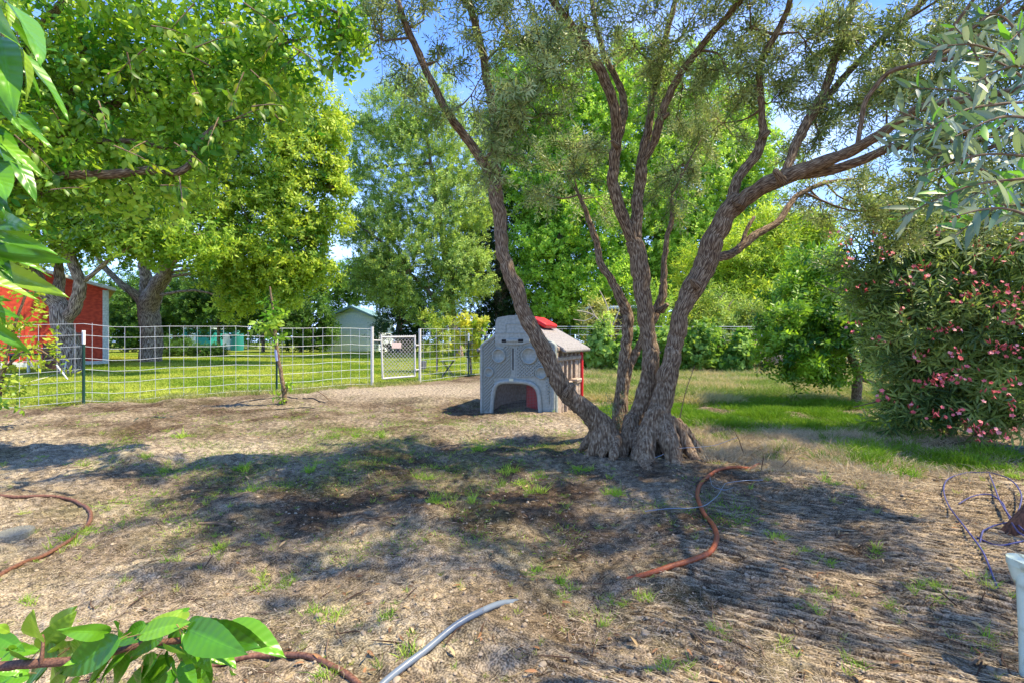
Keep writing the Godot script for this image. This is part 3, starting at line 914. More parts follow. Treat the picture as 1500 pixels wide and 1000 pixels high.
	for h in hedge:
		var rr: float = h[3]
		far_tree("shrub", h[4], "shrub", [[[h[0], 515, h[2], 6], [h[0], h[1], h[2], 4]]], [[h[0], h[1], h[2], rr, 800], [h[0] - rr * 0.6, h[1] - 25, h[2] + 0.7, rr * 0.7, 400], [h[0] + rr * 0.5, h[1] + (10 if i != 2 and i != 1 else -12), h[2], rr * 0.7, 400]],
			broad, Color(0.018, 0.06, 0.012), Color(0.09, 0.19, 0.025), 0.9, 1.3, 120 + i, 1.0, 0.2, "dark shrubs at the back of the lawn")
		i += 1
	far_tree("low_shrub", "low dark shrub at the foot of the big walnut", "shrub", [[[285, 527, 27, 4], [285, 515, 27, 3]]], [[270, 515, 27, 16, 260], [300, 516, 27, 14, 220], [240, 512, 27, 16, 200], [320, 517, 27, 10, 120]], M.fine, Color(0.02, 0.07, 0.012), Color(0.07, 0.16, 0.02), 0.5, 0.8, 131)
	far_tree("distant_tree", "distant mid green tree above the pale shed roof", "tree", [[[450, 510, 52, 14], [450, 440, 52, 10]]], [[440, 410, 52, 40, 600], [480, 418, 52, 36, 550], [520, 415, 52, 34, 500], [555, 400, 52, 36, 500], [400, 415, 52, 34, 450], [500, 440, 52, 30, 400]], broad, Color(0.03, 0.09, 0.015), Color(0.14, 0.26, 0.03), 1.0, 1.5, 132)
	for h in [[110, 430, 58, 60, "distant tree filling the sky behind the red barn"], [235, 440, 60, 56, "distant tree between the two walnut trunks"], [345, 430, 57, 60, "distant tree above the teal shed and tank"], [1180, 440, 48, 60, "distant tree far behind the yellow green thicket"]]:
		far_tree("distant_tree", h[4], "tree", [[[h[0], 512, h[2], 12], [h[0], h[1], h[2], 8]]], [[h[0], h[1], h[2], h[3], 700], [h[0] - 40, h[1] + 30, h[2], 44, 400], [h[0] + 45, h[1] + 30, h[2] + 1, 44, 400], [h[0], h[1] + 52, h[2], 40, 350]], broad, Color(0.03, 0.09, 0.015), Color(0.14, 0.26, 0.03), 1.2, 1.8, 180 + h[0] % 13, 1.0, 0.2, "distant trees behind the yard")
	# young yellowing tree by the gate, and shrubs along the right fence
	far_tree("young_fruit_tree", "young tree with drooping yellow green leaves beside the playhouse", "tree", [[[690, 548, 15.6, 4], [688, 500, 15.6, 3], [690, 480, 15.6, 2]]], [[690, 485, 15.6, 22, 50], [712, 490, 15.4, 20, 55], [675, 505, 15.4, 12, 18], [702, 512, 15.5, 14, 26]], [sprig(9, 0.17, 0.085, 0.2, 0.8, 3, 9, 2.0)], Color(0.16, 0.27, 0.02), Color(0.46, 0.44, 0.05), 0.7, 1.1, 140)
	far_tree("climbing_shrub", "yellow green leafy shrub on the fence right of the gate", "shrub", [[[640, 548, 16.5, 4], [640, 490, 16.5, 3]]], [[640, 490, 16.5, 20, 70], [625, 475, 16.5, 13, 36], [655, 482, 16.5, 14, 40], [636, 512, 16.5, 12, 26]], [sprig(14, 0.07, 0.05, 0.28, 0.9, 2, 10)], Color(0.10, 0.20, 0.02), Color(0.34, 0.40, 0.05), 0.8, 1.2, 141)
	var mallow := [sprig(8, 0.17, 0.16, 0.24, 1.0, 3, 11, 0.4), sprig(7, 0.15, 0.15, 0.22, 1.1, 3, 12, 0.4)]
	var ml := [[880, 505, 17, 26, "leafy green mallow bush just right of the playhouse post"], [925, 512, 16.6, 24, "leafy mallow bush seen between the olive stems"], [985, 510, 16.8, 26, "mallow bush behind the right olive trunk"], [1030, 500, 16.6, 34, "broad leaved mallow bush under the chain link panel"], [1075, 512, 16.4, 24, "mallow bush beside the turquoise stake"]]
	i = 0
	for h in ml:
		var rr: float = h[3]
		far_tree("mallow_bush", h[4], "bush", [[[h[0], 538, h[2], 3], [h[0], h[1], h[2], 2]]], [[h[0], h[1], h[2], rr, 220], [h[0] + rr * 0.5, h[1] + 14, h[2] - 0.3, rr * 0.7, 130], [h[0] - rr * 0.4, h[1] + 18, h[2] - 0.2, rr * 0.6, 110]], mallow, Color(0.05, 0.14, 0.018), Color(0.25, 0.38, 0.07), 0.7, 1.15, 150 + i, 1.0, 0.5, "mallow bushes along the right fence")
		i += 1
	i = 0
	for h in [[955, 455, 18.6, 26, "tall weedy shrub rising behind the centre olive trunks"], [1020, 465, 18.8, 24, "yellow green shrub growing through the chain link panel"], [1065, 455, 18.4, 26, "loose light green shrub right of the olive's leaning trunk"], [1110, 480, 18.2, 22, "scrubby shrub above the log heap"], [875, 470, 18.6, 16, "thin shrub before the flat roofed hut"]]:
		var rr: float = h[3]
		far_tree("weedy_shrub", h[4], "shrub", [[[h[0], 536, h[2], 3], [h[0] + 4, h[1], h[2], 1.5]], [[h[0] + 8, 536, h[2], 3], [h[0] + 16, h[1] + 6, h[2], 1.5]], [[h[0] - 6, 536, h[2], 2], [h[0] - 14, h[1] - 8, h[2], 1]]], [[h[0], h[1], h[2], rr, 120], [h[0] + 8, h[1] + 28, h[2], rr * 0.8, 90], [h[0] - 10, h[1] - 18, h[2], rr * 0.6, 50], [h[0] - 6, h[1] + 42, h[2], rr * 0.7, 60]], [sprig(12, 0.10, 0.045, 0.32, 0.8, 2, 80 + i, 0.8), M.strap[0]], [Color(0.06, 0.16, 0.02), Color(0.12, 0.22, 0.02), Color(0.10, 0.20, 0.03), Color(0.05, 0.12, 0.02), Color(0.14, 0.20, 0.04)][i], [Color(0.28, 0.42, 0.06), Color(0.46, 0.50, 0.07), Color(0.38, 0.48, 0.12), Color(0.26, 0.34, 0.07), Color(0.44, 0.42, 0.14)][i], 0.6, 1.1, 170 + i, 1.0, 0.5, "weedy shrubs along the right fence")
		i += 1
	# bare pale shrub and tall weed beside the hut
	var bs := thing("bare_shrub", "bare pale twiggy shrub right of the playhouse roof", "shrub", on_ground(893, 16.9))
	var bm := MB.new()
	for q in [[[893, 535, 16.9, 5], [890, 490, 16.9, 4], [870, 462, 16.9, 2], [845, 455, 16.9, 1]], [[893, 535, 16.9, 5], [895, 490, 16.9, 4], [890, 450, 16.9, 2], [878, 425, 16.9, 1]], [[891, 490, 16.9, 3], [905, 460, 16.9, 2], [915, 430, 16.9, 1]], [[872, 462, 16.9, 2], [858, 470, 16.9, 1.4], [840, 468, 16.9, 1]], [[876, 470, 16.9, 2], [862, 445, 16.9, 1]]]: limb(bm, q, 0.2, 6, 0.05)
	done("stems", bm, mat(Color(0.72, 0.66, 0.58), 0.9), bs)
	far_tree("vine", "pale green vine climbing the fence between playhouse and olive", "vine", [[[888, 535, 16.6, 2], [886, 470, 16.6, 1.5]]], [[888, 470, 16.5, 8, 30], [886, 490, 16.5, 10, 40], [890, 512, 16.5, 10, 40], [884, 530, 16.5, 10, 30]], [sprig(8, 0.08, 0.07, 0.18, 0.9, 2, 14)], Color(0.22, 0.36, 0.06), Color(0.44, 0.54, 0.12), 0.8, 1.2, 160)
	# log pile and turquoise stake
	for q in [[1082, 522, 0.32, 0], [1100, 518, 0.38, 1], [1128, 520, 0.36, 2], [1115, 508, 0.30, 3], [1090, 508, 0.26, 4]]:
		var p := P(q[0], q[1], 17.0)
		p.y = maxf(p.y, gy(p.x, p.z) + q[2])
		var mb := MB.new()
		mb.tube([p + Vector3(0.1, 0, -0.5), p + Vector3(0, 0.02, 0), p + Vector3(0, 0.02, 0.35)], [q[2], q[2] * 1.05, q[2] * 0.95], 14, nr, 0.12)
		tag(done("cut_log", mb, M.bark_far), "%s cut log of the heap by the right fence" % ["leftmost low", "thickest", "rightmost low", "right upper", "thinnest upper left"][q[3]], "log", "logs heaped by the right fence")
	var st := MB.new()
	var sb := on_ground(1084, 16.2)
	st.box(sb + Vector3(0, 0.5, 0), Vector3(0.035, 1.0, 0.035), Basis(), 0.004)
	tag(done("stake", st, mat(Color(0.20, 0.55, 0.52), 0.5)), "thin turquoise stake before the log pile", "stake")

# ------------------------------------------------------------------ the two big walnuts
func walnuts() -> void:
	var w1 := [sprig(11, 0.15, 0.062, 0.34, 0.9, 3, 21, 1.2), sprig(13, 0.14, 0.06, 0.36, 1.0, 3, 22, 1.0), sprig(10, 0.16, 0.065, 0.3, 0.8, 3, 23, 1.4)]
	M.walnut = w1
	var t := thing("walnut_tree", "thick forked walnut trunk before the red barn", "tree", on_ground(100, 16.0), "walnut trees over the lawn")
	var mb := MB.new()
	var pts := []
	for q in [[[106, 552, 16, 46], [102, 530, 16, 38], [97, 490, 16, 33], [88, 455, 16, 34], [78, 440, 16, 30], [60, 418, 15.8, 26], [38, 392, 15.6, 24], [15, 360, 15.4, 18], [-20, 300, 15.2, 12]],
		[[88, 460, 16, 28], [84, 435, 16.2, 20], [86, 405, 16.3, 15], [80, 350, 16.3, 12], [70, 250, 16.2, 8]],
		[[95, 470, 16, 26], [108, 450, 15.8, 22], [116, 430, 15.7, 20], [116, 408, 15.6, 18], [105, 385, 15.6, 17], [95, 330, 15.5, 12], [110, 220, 15.5, 7]],
		[[116, 415, 15.7, 12], [132, 405, 15.6, 8], [160, 380, 15.5, 7], [185, 365, 15.5, 6], [215, 330, 15.4, 4]]]:
		for row in q: row[3] *= 0.78
		pts.append_array(limb(mb, q, 0.16, 16, 0.12))
	var bl := blobs_px([[40, 300, 15.4, 70, 420], [100, 320, 15.6, 70, 420], [160, 330, 15.5, 60, 380], [210, 350, 15.4, 50, 300], [-20, 250, 15, 80, 400], [60, 200, 15.5, 90, 500], [150, 210, 15.5, 80, 450], [230, 260, 15.4, 70, 380], [0, 350, 15, 50, 240], [290, 350, 15.5, 40, 180]], 1.0, 1.15)
	twigs_to(mb, pts, bl, 0.06, 30, 3)
	done("trunk", mb, M.bark_far, t)
	crown(t, "crown", w1, M.leaf, bl, Color(0.05, 0.16, 0.014), Color(0.33, 0.46, 0.045), 0.8, 1.3, 201, 0.7, 0.1, 0.5, -0.16, 0.4)
	var t2 := thing("walnut_tree", "broad walnut tree with yellow green crown at the lawn's left edge", "tree", on_ground(221, 21.5), "walnut trees over the lawn")
	var m2 := MB.new()
	var p2 := []
	for q in [[[220, 532, 21.5, 46], [221, 512, 21.5, 37], [221, 480, 21.5, 34], [218, 450, 21.5, 34], [228, 425, 21.3, 28], [240, 400, 21.2, 22], [248, 360, 21, 16], [270, 280, 20.8, 12], [300, 180, 20.6, 7]],
		[[214, 462, 21.5, 26], [205, 440, 21.4, 20], [190, 425, 21.2, 13], [170, 410, 21, 10], [145, 380, 20.8, 8], [120, 320, 20.6, 5]],
		[[216, 455, 21.5, 24], [212, 430, 21.6, 20], [214, 410, 21.7, 18], [205, 350, 21.8, 12], [190, 280, 21.8, 7]],
		[[240, 395, 21.2, 14], [290, 350, 20.8, 11], [350, 300, 20.6, 8], [410, 240, 20.4, 5]], [[248, 370, 21, 10], [320, 360, 20.4, 7], [400, 370, 20.2, 4]]]:
		for row in q: row[3] *= 0.82
		p2.append_array(limb(m2, q, 0.2, 16, 0.12))
	var b2 := blobs_px([[240, 200, 20.6, 90, 560], [320, 170, 20.6, 90, 560], [400, 160, 20.4, 75, 480], [450, 170, 20.3, 55, 330], [440, 230, 20.2, 55, 330], [360, 250, 20.2, 80, 520], [280, 290, 20.3, 80, 520], [430, 300, 20.2, 56, 340], [370, 340, 20, 65, 420], [320, 370, 20, 55, 330], [420, 370, 20, 50, 320], [450, 350, 20.2, 36, 200], [360, 410, 20, 44, 260], [410, 415, 20.1, 36, 200], [470, 400, 20.3, 24, 90], [190, 290, 21, 80, 400], [395, 110, 20.5, 60, 320], [320, 110, 20.6, 60, 300], [480, 250, 20.3, 26, 110], [485, 200, 20.3, 30, 120], [495, 320, 20.3, 22, 80], [490, 280, 20.3, 24, 90], [345, 445, 20.2, 24, 90]], 1.0, 1.3)
	twigs_to(m2, p2, b2, 0.075, 31, 3)
	done("trunk", m2, M.bark_far, t2)
	crown(t2, "crown", w1, M.leaf, b2, Color(0.06, 0.17, 0.015), Color(0.42, 0.52, 0.06), 0.9, 1.5, 202, 0.7, 0.1, 0.5, -0.16, 0.35)

# ------------------------------------------------------------------ olive
func nets(bones: Array, lo: Vector3, hi: Vector3, cell: float, k: float) -> MB:
	var nx := int((hi.x - lo.x) / cell) + 1; var ny := int((hi.y - lo.y) / cell) + 1; var nzc := int((hi.z - lo.z) / cell) + 1
	var acc := PackedFloat32Array(); acc.resize(nx * ny * nzc)
	for chain in bones:
		var near := {}
		for b in chain:
			var a: Vector3 = b[0]; var e: Vector3 = b[1]; var ra: float = b[2]; var rb: float = b[3]
			var pad := maxf(ra, rb) + 3.0 / k + cell
			var l := Vector3(minf(a.x, e.x), minf(a.y, e.y), minf(a.z, e.z)) - Vector3.ONE * pad - lo
			var h := Vector3(maxf(a.x, e.x), maxf(a.y, e.y), maxf(a.z, e.z)) + Vector3.ONE * pad - lo
			var ab := e - a
			var inv := 1.0 / maxf(ab.length_squared(), 1e-6)
			for iz in range(clampi(int(l.z / cell), 0, nzc), clampi(int(h.z / cell) + 1, 0, nzc)):
				for iy in range(clampi(int(l.y / cell), 0, ny), clampi(int(h.y / cell) + 1, 0, ny)):
					for ix in range(clampi(int(l.x / cell), 0, nx), clampi(int(h.x / cell) + 1, 0, nx)):
						var p := lo + Vector3(ix, iy, iz) * cell
						var t := clampf((p - a).dot(ab) * inv, 0, 1)
						var d := p.distance_to(a + ab * t) - lerpf(ra, rb, t)
						var i := (iz * ny + iy) * nx + ix
						if d < near.get(i, 9.0): near[i] = d
		for i in near: acc[i] += exp(-minf(near[i], 1.0) * k)
	var f := PackedFloat32Array(); f.resize(acc.size())
	for iz in nzc:
		for iy in ny:
			for ix in nx:
				var i := (iz * ny + iy) * nx + ix
				if acc[i] <= 0.0: f[i] = 1.0
				else:
					var d := -log(acc[i]) / k
					if absf(d) < 0.06:
						var p := lo + Vector3(ix, iy, iz) * cell
						d += 0.015 * nr.get_noise_3d(p.x * 75.0, p.y * 11.0, p.z * 75.0) + 0.014 * nr.get_noise_3d(p.x * 26.0 + 50, p.y * 12.0, p.z * 26.0)
					f[i] = d
	var mb := MB.new()
	var vid := PackedInt32Array(); vid.resize(f.size()); vid.fill(-1)
	var offs := [0, 1, nx, nx + 1, nx * ny, nx * ny + 1, nx * ny + nx, nx * ny + nx + 1]
	var edges := [[0, 1], [2, 3], [4, 5], [6, 7], [0, 2], [1, 3], [4, 6], [5, 7], [0, 4], [1, 5], [2, 6], [3, 7]]
	for iz in nzc - 1:
		for iy in ny - 1:
			for ix in nx - 1:
				var i := (iz * ny + iy) * nx + ix
				var s := 0
				for q in 8:
					if f[i + offs[q]] < 0.0: s += 1
				if s == 0 or s == 8: continue
				var sum := Vector3.ZERO; var cnt := 0
				for e in edges:
					var f0 := f[i + offs[e[0]]]; var f1 := f[i + offs[e[1]]]
					if (f0 < 0.0) != (f1 < 0.0):
						var t := f0 / (f0 - f1)
						var c0 := Vector3(e[0] & 1, (e[0] >> 1) & 1, e[0] >> 2); var c1 := Vector3(e[1] & 1, (e[1] >> 1) & 1, e[1] >> 2)
						sum += c0.lerp(c1, t); cnt += 1
				var vp := lo + (Vector3(ix, iy, iz) + sum / cnt) * cell
				var w := nr.get_noise_3d(vp.x * 18.0, vp.y * 14.0, vp.z * 18.0)
				mb.col = Color(1.0 + w * 0.5, 1.0 + w * 0.55, 1.0 + w * 0.65)
				vid[i] = mb.vert(vp)
	for iz in range(1, nzc - 1):
		for iy in range(1, ny - 1):
			for ix in range(1, nx - 1):
				var i := (iz * ny + iy) * nx + ix
				var f0 := f[i] < 0.0
				for ax in 3:
					var st: int = [1, nx, nx * ny][ax]
					var f1 := f[i + st] < 0.0
					if f0 == f1: continue
					var b: int = [nx, nx * ny, 1][ax]; var c: int = [nx * ny, 1, nx][ax]
					var q := [vid[i], vid[i - b], vid[i - b - c], vid[i - c]]
					if q[0] < 0 or q[1] < 0 or q[2] < 0 or q[3] < 0: continue
					if f0:
						mb.tri(q[0], q[2], q[1]); mb.tri(q[0], q[3], q[2])
					else:
						mb.tri(q[0], q[1], q[2]); mb.tri(q[0], q[2], q[3])
	return mb
func bone_rows(rows: Array, out: Array) -> void:
	var q := limb_rows(rows)
	var p := smooth_path(q[0], 0.09)
	var r := smooth_rad(q[1], p.size())
	var chain := []
	for i in p.size() - 1:
		if p[i].y < 1.0: chain.append([p[i], p[i + 1], r[i], r[i + 1]])
	out.append(chain)
func olive() -> void:
	var base := Vector3(1.2, 0, -4.8); base.y = gy(base.x, base.z)
	var t := thing("olive_tree", "old olive tree with several bare twisting trunks from one gnarled base", "tree", base)
	var A := [[893, 650, 4.75, 74], [878, 620, 4.75, 58], [858, 600, 4.72, 46], [832, 578, 4.68, 46], [812, 548, 4.65, 46], [795, 510, 4.62, 43], [772, 465, 4.6, 40], [752, 415, 4.6, 37], [738, 375, 4.6, 33], [733, 330, 4.62, 32], [724, 275, 4.65, 34]]
	var B := [[928, 655, 4.95, 60], [925, 625, 4.95, 50], [938, 600, 4.95, 50], [950, 560, 4.95, 46], [953, 510, 4.95, 44], [943, 440, 4.95, 42], [936, 390, 4.95, 44], [928, 350, 4.95, 40]]
	var C := [[968, 665, 4.7, 84], [962, 625, 4.7, 74], [972, 580, 4.7, 62], [985, 520, 4.68, 52], [998, 460, 4.65, 50], [1018, 415, 4.6, 54], [1040, 370, 4.55, 50], [1062, 320, 4.5, 50], [1085, 290, 4.4, 46]]
	var D := [[905, 640, 5.25, 38], [908, 600, 5.3, 32], [914, 540, 5.3, 28], [920, 480, 5.3, 28], [916, 452, 5.3, 26], [898, 415, 5.3, 20], [880, 385, 5.3, 18], [874, 355, 5.3, 15], [862, 320, 5.3, 13], [848, 285, 5.3, 9]]
	var E := [[915, 600, 5.3, 18], [918, 560, 5.3, 14], [930, 520, 5.3, 18], [950, 480, 5.3, 24], [962, 455, 5.3, 26], [971, 430, 5.3, 20], [973, 390, 5.3, 14], [978, 345, 5.3, 12], [984, 325, 5.3, 12], [985, 285, 5.3, 7]]
	var thin := [0.55, 0.52, 0.46, 0.58, 0.58]
	var all := [A, B, C, D, E]
	for i in 5:
		for row in all[i]: row[3] *= lerpf(thin[i], 0.60, smoothstep(480.0, 380.0, row[1]))
	var bones := []
	for q in all:
		bone_rows(q, bones)
	# roots and buttresses: [from px, py, d, width] ... traced, running out over the ground
	var roots := [[[968, 610, 4.62, 40], [980, 650, 4.45, 46], [992, 690, 4.28, 34], [1006, 712, 4.18, 16]], [[955, 610, 4.6, 36], [946, 650, 4.5, 44], [944, 685, 4.36, 40], [950, 705, 4.25, 20]], [[985, 620, 4.75, 34], [1005, 650, 4.7, 32], [1022, 680, 4.5, 24], [1036, 700, 4.4, 10]], [[992, 620, 4.9, 28], [1015, 645, 4.95, 22], [1028, 665, 4.9, 14]],
		[[925, 615, 4.85, 34], [918, 640, 4.75, 30], [914, 665, 4.66, 26], [908, 680, 4.6, 12]], [[885, 630, 4.7, 46], [872, 650, 4.66, 32], [862, 670, 4.66, 22], [856, 680, 4.64, 10]], [[893, 640, 4.7, 36], [884, 660, 4.6, 30], [880, 678, 4.55, 18], [874, 686, 4.5, 8]], [[900, 645, 4.65, 34], [899, 668, 4.5, 26], [893, 682, 4.46, 12]],
		[[870, 640, 4.8, 34], [852, 655, 4.85, 22], [846, 664, 4.85, 10]], [[940, 640, 4.75, 50], [930, 672, 4.5, 26], [926, 688, 4.44, 10]], [[900, 655, 4.9, 44], [940, 655, 4.9, 50], [970, 650, 4.85, 44]], [[962, 600, 4.56, 22], [940, 635, 4.52, 20], [936, 680, 4.38, 16], [934, 700, 4.3, 8]], [[975, 600, 4.7, 20], [990, 640, 4.6, 16], [1000, 680, 4.4, 14], [1004, 695, 4.35, 6]], [[950, 655, 4.6, 14], [962, 690, 4.3, 12], [970, 712, 4.2, 5]]]
	for q in roots:
		for row in q: row[3] *= 0.64
		bone_rows(q, bones)
	for ch in bones:
		for q in ch:
			for e in 2: q[e].y = maxf(q[e].y, gy(q[e].x, q[e].z) - 0.03)
	var tb := nets(bones, Vector3(0.35, -0.12, -5.75), Vector3(2.15, 1.25, -3.95), 0.0140, 110.0)
	done("trunk", tb, M.bark_tri, t)
	var limbs := [
		A.slice(4), B.slice(3), C.slice(2), D.slice(2), E.slice(2),
		[[725, 285, 4.65, 28], [712, 245, 4.6, 22], [690, 212, 4.55, 20], [660, 172, 4.45, 18], [630, 115, 4.3, 17], [605, 60, 4.2, 15], [585, 10, 4.1, 14], [566, -60, 4.0, 10]],
		[[725, 280, 4.65, 26], [727, 225, 4.7, 21], [724, 180, 4.7, 20], [714, 120, 4.65, 19], [703, 60, 4.6, 17], [686, 0, 4.5, 16], [668, -70, 4.4, 11]],
		[[928, 355, 4.95, 32], [912, 318, 4.9, 27], [898, 270, 4.85, 25], [903, 215, 4.8, 25], [903, 170, 4.7, 24], [890, 125, 4.6, 22], [868, 82, 4.5, 20], [840, 42, 4.4, 18], [810, 0, 4.3, 17], [770, -60, 4.2, 12]],
		[[904, 210, 4.8, 20], [915, 160, 4.95, 17], [905, 120, 5.0, 15], [885, 80, 5.1, 12], [870, 20, 5.1, 10], [860, -50, 5.2, 7]],
		[[932, 350, 4.95, 30], [934, 300, 5.0, 26], [940, 240, 5.0, 25], [948, 195, 5.0, 20], [957, 140, 5.0, 15], [967, 85, 5.0, 15], [983, 25, 4.95, 13], [1002, -50, 4.9, 9]],
		[[940, 240, 5.0, 20], [960, 205, 4.9, 20], [968, 172, 4.8, 19], [990, 120, 4.7, 17], [1030, 65, 4.5, 15], [1085, 2, 4.3, 14], [1130, -50, 4.1, 9]],
		[[1080, 300, 4.4, 44], [1120, 272, 4.2, 36], [1155, 258, 4.05, 36], [1200, 240, 3.85, 30], [1250, 220, 3.6, 24], [1300, 190, 3.3, 21], [1345, 160, 3.05, 19], [1400, 148, 2.6, 17], [1450, 140, 2.2, 15], [1530, 120, 1.9, 12]],
		[[1160, 258, 4.05, 26], [1215, 250, 3.9, 22], [1270, 232, 3.8, 20], [1310, 215, 3.7, 15], [1350, 222, 3.6, 10], [1400, 235, 3.5, 6]],
		[[1062, 318, 4.5, 26], [1082, 262, 4.5, 22], [1108, 225, 4.5, 22], [1118, 200, 4.5, 20], [1116, 160, 4.45, 13], [1114, 95, 4.4, 14], [1130, 62, 4.35, 14], [1152, 20, 4.3, 13], [1168, -40, 4.2, 10]],
		[[1148, 262, 4.05, 24], [1160, 228, 4.1, 20], [1180, 185, 4.15, 21], [1205, 140, 4.2, 19], [1222, 90, 4.2, 18], [1240, 40, 4.2, 18], [1256, -20, 4.2, 14]],
		[[1185, 180, 4.15, 14], [1235, 115, 4.3, 15], [1290, 60, 4.4, 14], [1350, 5, 4.5, 14], [1400, -50, 4.6, 10]],
		[[1255, 222, 3.6, 12], [1260, 190, 3.55, 11], [1270, 145, 3.5, 10], [1300, 108, 3.4, 10], [1360, 90, 3.2, 8]],
		[[1040, 380, 4.6, 26], [1075, 370, 4.8, 18], [1105, 345, 4.9, 18], [1140, 325, 5.0, 15], [1165, 290, 5.1, 12], [1210, 268, 5.2, 9], [1260, 262, 5.3, 5]],
		[[1085, 362, 4.85, 12], [1095, 335, 4.9, 9], [1105, 318, 4.95, 7]]]
	var tips := []
	var k := 0
	for q in limbs:
		if k >= 5:
			for row in q: row[3] *= 0.64
		var mb := MB.new()
		var p := limb(mb, q, 0.035 if k < 5 else 0.045, 22, 0.13)
		done("limb", mb, M.bark, t)
		k += 1
		if k > 5 or k == 4 or k == 5: tips.append(p)
	# leafing shoots
	var rr := RandomNumberGenerator.new(); rr.seed = 404
	var sp := [sprig(26, 0.064, 0.0125, 0.24, 0.85, 2, 31, 0.3, 0.1, 0.2), sprig(30, 0.060, 0.012, 0.3, 0.8, 2, 32, 0.3, 0.1, 0.2), sprig(24, 0.068, 0.0135, 0.22, 0.9, 2, 33, 0.3, 0.1, 0.2)]
	var xs := [[], [], []]; var cs := [[], [], []]
	var tw := MB.new()
	# [px, py, depth, radius px, shoots]
	var cl := [[620, 30, 4.2, 80, 70], [560, 60, 4.0, 60, 45], [700, 20, 4.4, 70, 60], [760, 60, 4.2, 70, 110], [800, 110, 4.0, 60, 110], [770, 170, 4.0, 50, 80], [720, 220, 4.3, 45, 50], [640, 90, 4.3, 70, 60], [690, 140, 4.3, 60, 70], [860, 40, 4.6, 80, 130], [930, 70, 4.9, 70, 120], [1000, 50, 4.7, 80, 130], [1060, 100, 4.5, 70, 110], [1000, 130, 4.9, 60, 90], [1100, 40, 4.4, 80, 130], [1180, 60, 4.2, 80, 120], [1260, 60, 4.2, 80, 110], [1340, 60, 4.2, 80, 110], [1420, 60, 3.9, 90, 100], [1230, 150, 4.2, 60, 80], [1300, 150, 3.8, 60, 80], [1360, 130, 3.6, 70, 90], [1200, 200, 4.5, 50, 60], [1260, 300, 5.0, 60, 110], [1320, 300, 4.6, 60, 110], [1200, 290, 5.1, 40, 60], [1380, 260, 4.0, 70, 110], [1440, 200, 3.4, 90, 130], [1480, 290, 3.4, 70, 110], [1060, 180, 4.9, 50, 60], [1130, 150, 4.6, 50, 50],
		[830, 250, 5.3, 45, 70], [850, 215, 5.3, 40, 60], [800, 285, 5.3, 35, 40], [870, 290, 5.4, 30, 25], [1000, 240, 5.3, 50, 70], [1030, 200, 5.4, 45, 60], [985, 280, 5.3, 35, 35],
		[620, -80, 4.0, 110, 110], [760, -90, 4.2, 120, 140], [900, -90, 4.4, 120, 140], [1050, -90, 4.4, 120, 140], [1200, -90, 4.3, 120, 150], [1350, -90, 4.2, 120, 150], [1500, -60, 3.6, 140, 170], [1580, 80, 3.2, 120, 150], [1600, 220, 3.2, 100, 120], [900, -200, 3.4, 180, 200], [1150, -220, 3.2, 190, 220], [1400, -220, 3.2, 200, 220], [1650, -120, 3.0, 200, 220], [1300, -420, 2.9, 240, 240], [1000, -420, 3.0, 240, 220], [1700, -320, 2.8, 260, 220], [1950, -340, 2.1, 330, 170], [1700, -560, 2.2, 300, 150], [2150, -200, 2.5, 300, 150], [1250, -620, 2.4, 280, 120], [2300, -420, 1.9, 300, 110]]  # unseen clusters overhead; those far right added to shade the right foreground
	for c in cl:
		var ctr := P(c[0], c[1], c[2])
		var rad: float = c[3] / F * c[2]
		var near := ctr; var bd := 9.0
		for p in tips:
			for q in p:
				if q.distance_to(ctr) < bd and q.y < ctr.y + 0.3: bd = q.distance_to(ctr); near = q
		if bd > 0.12 and bd < 9.0:
			var mid := near.lerp(ctr, 0.5) + Vector3(rr.randfn(), rr.randfn(), rr.randfn()) * 0.1 * bd
			var q := smooth_path([near, mid, ctr], 0.08)
			tw.tube(q, smooth_rad([0.013, 0.009, 0.005], q.size()), 6, nr, 0.1, false)
		var total := int(c[4] * (0.9 if c[1] > 0 else 1.0))
		var nb := maxi(3, total / 13)
		for br in nb:
			var d := Vector3(rr.randfn(), rr.randfn() * 0.8 + 0.1, rr.randfn()).normalized()
			var e := ctr + d * rad * rr.randf_range(0.55, 1.05)
			var bendv := Vector3(rr.randfn(), rr.randfn() - 0.4, rr.randfn()) * rad * 0.15
			var q := [ctr, ctr.lerp(e, 0.5) + bendv, e]
			tw.tube(q, [0.0055, 0.004, 0.002], 4, null, 0, false)
			for i in total / nb:
				var tt := rr.randf_range(0.25, 1.05)
				var p: Vector3 = q[0].lerp(q[1], minf(tt * 2.0, 1.0)) if tt < 0.5 else q[1].lerp(q[2], tt * 2.0 - 1.0)
				p += Vector3(rr.randfn(), rr.randfn(), rr.randfn()) * 0.022
				var ax := (d * 0.8 + Vector3(rr.randfn(), rr.randfn() - 0.2, rr.randfn()) * 0.65).normalized()
				var s := rr.randf_range(0.75, 1.15)
				var j := rr.randi() % 3
				xs[j].append(Transform3D(aim(ax, rr.randf() * TAU).scaled(Vector3(s, s, s)), p))
				cs[j].append(Color(0.17, 0.26, 0.07).lerp(Color(0.60, 0.68, 0.30), clampf(0.42 + rr.randfn() * 0.35, 0, 1)))
	tag(done("twigs", tw, M.bark, t), "", "", "", "stuff")
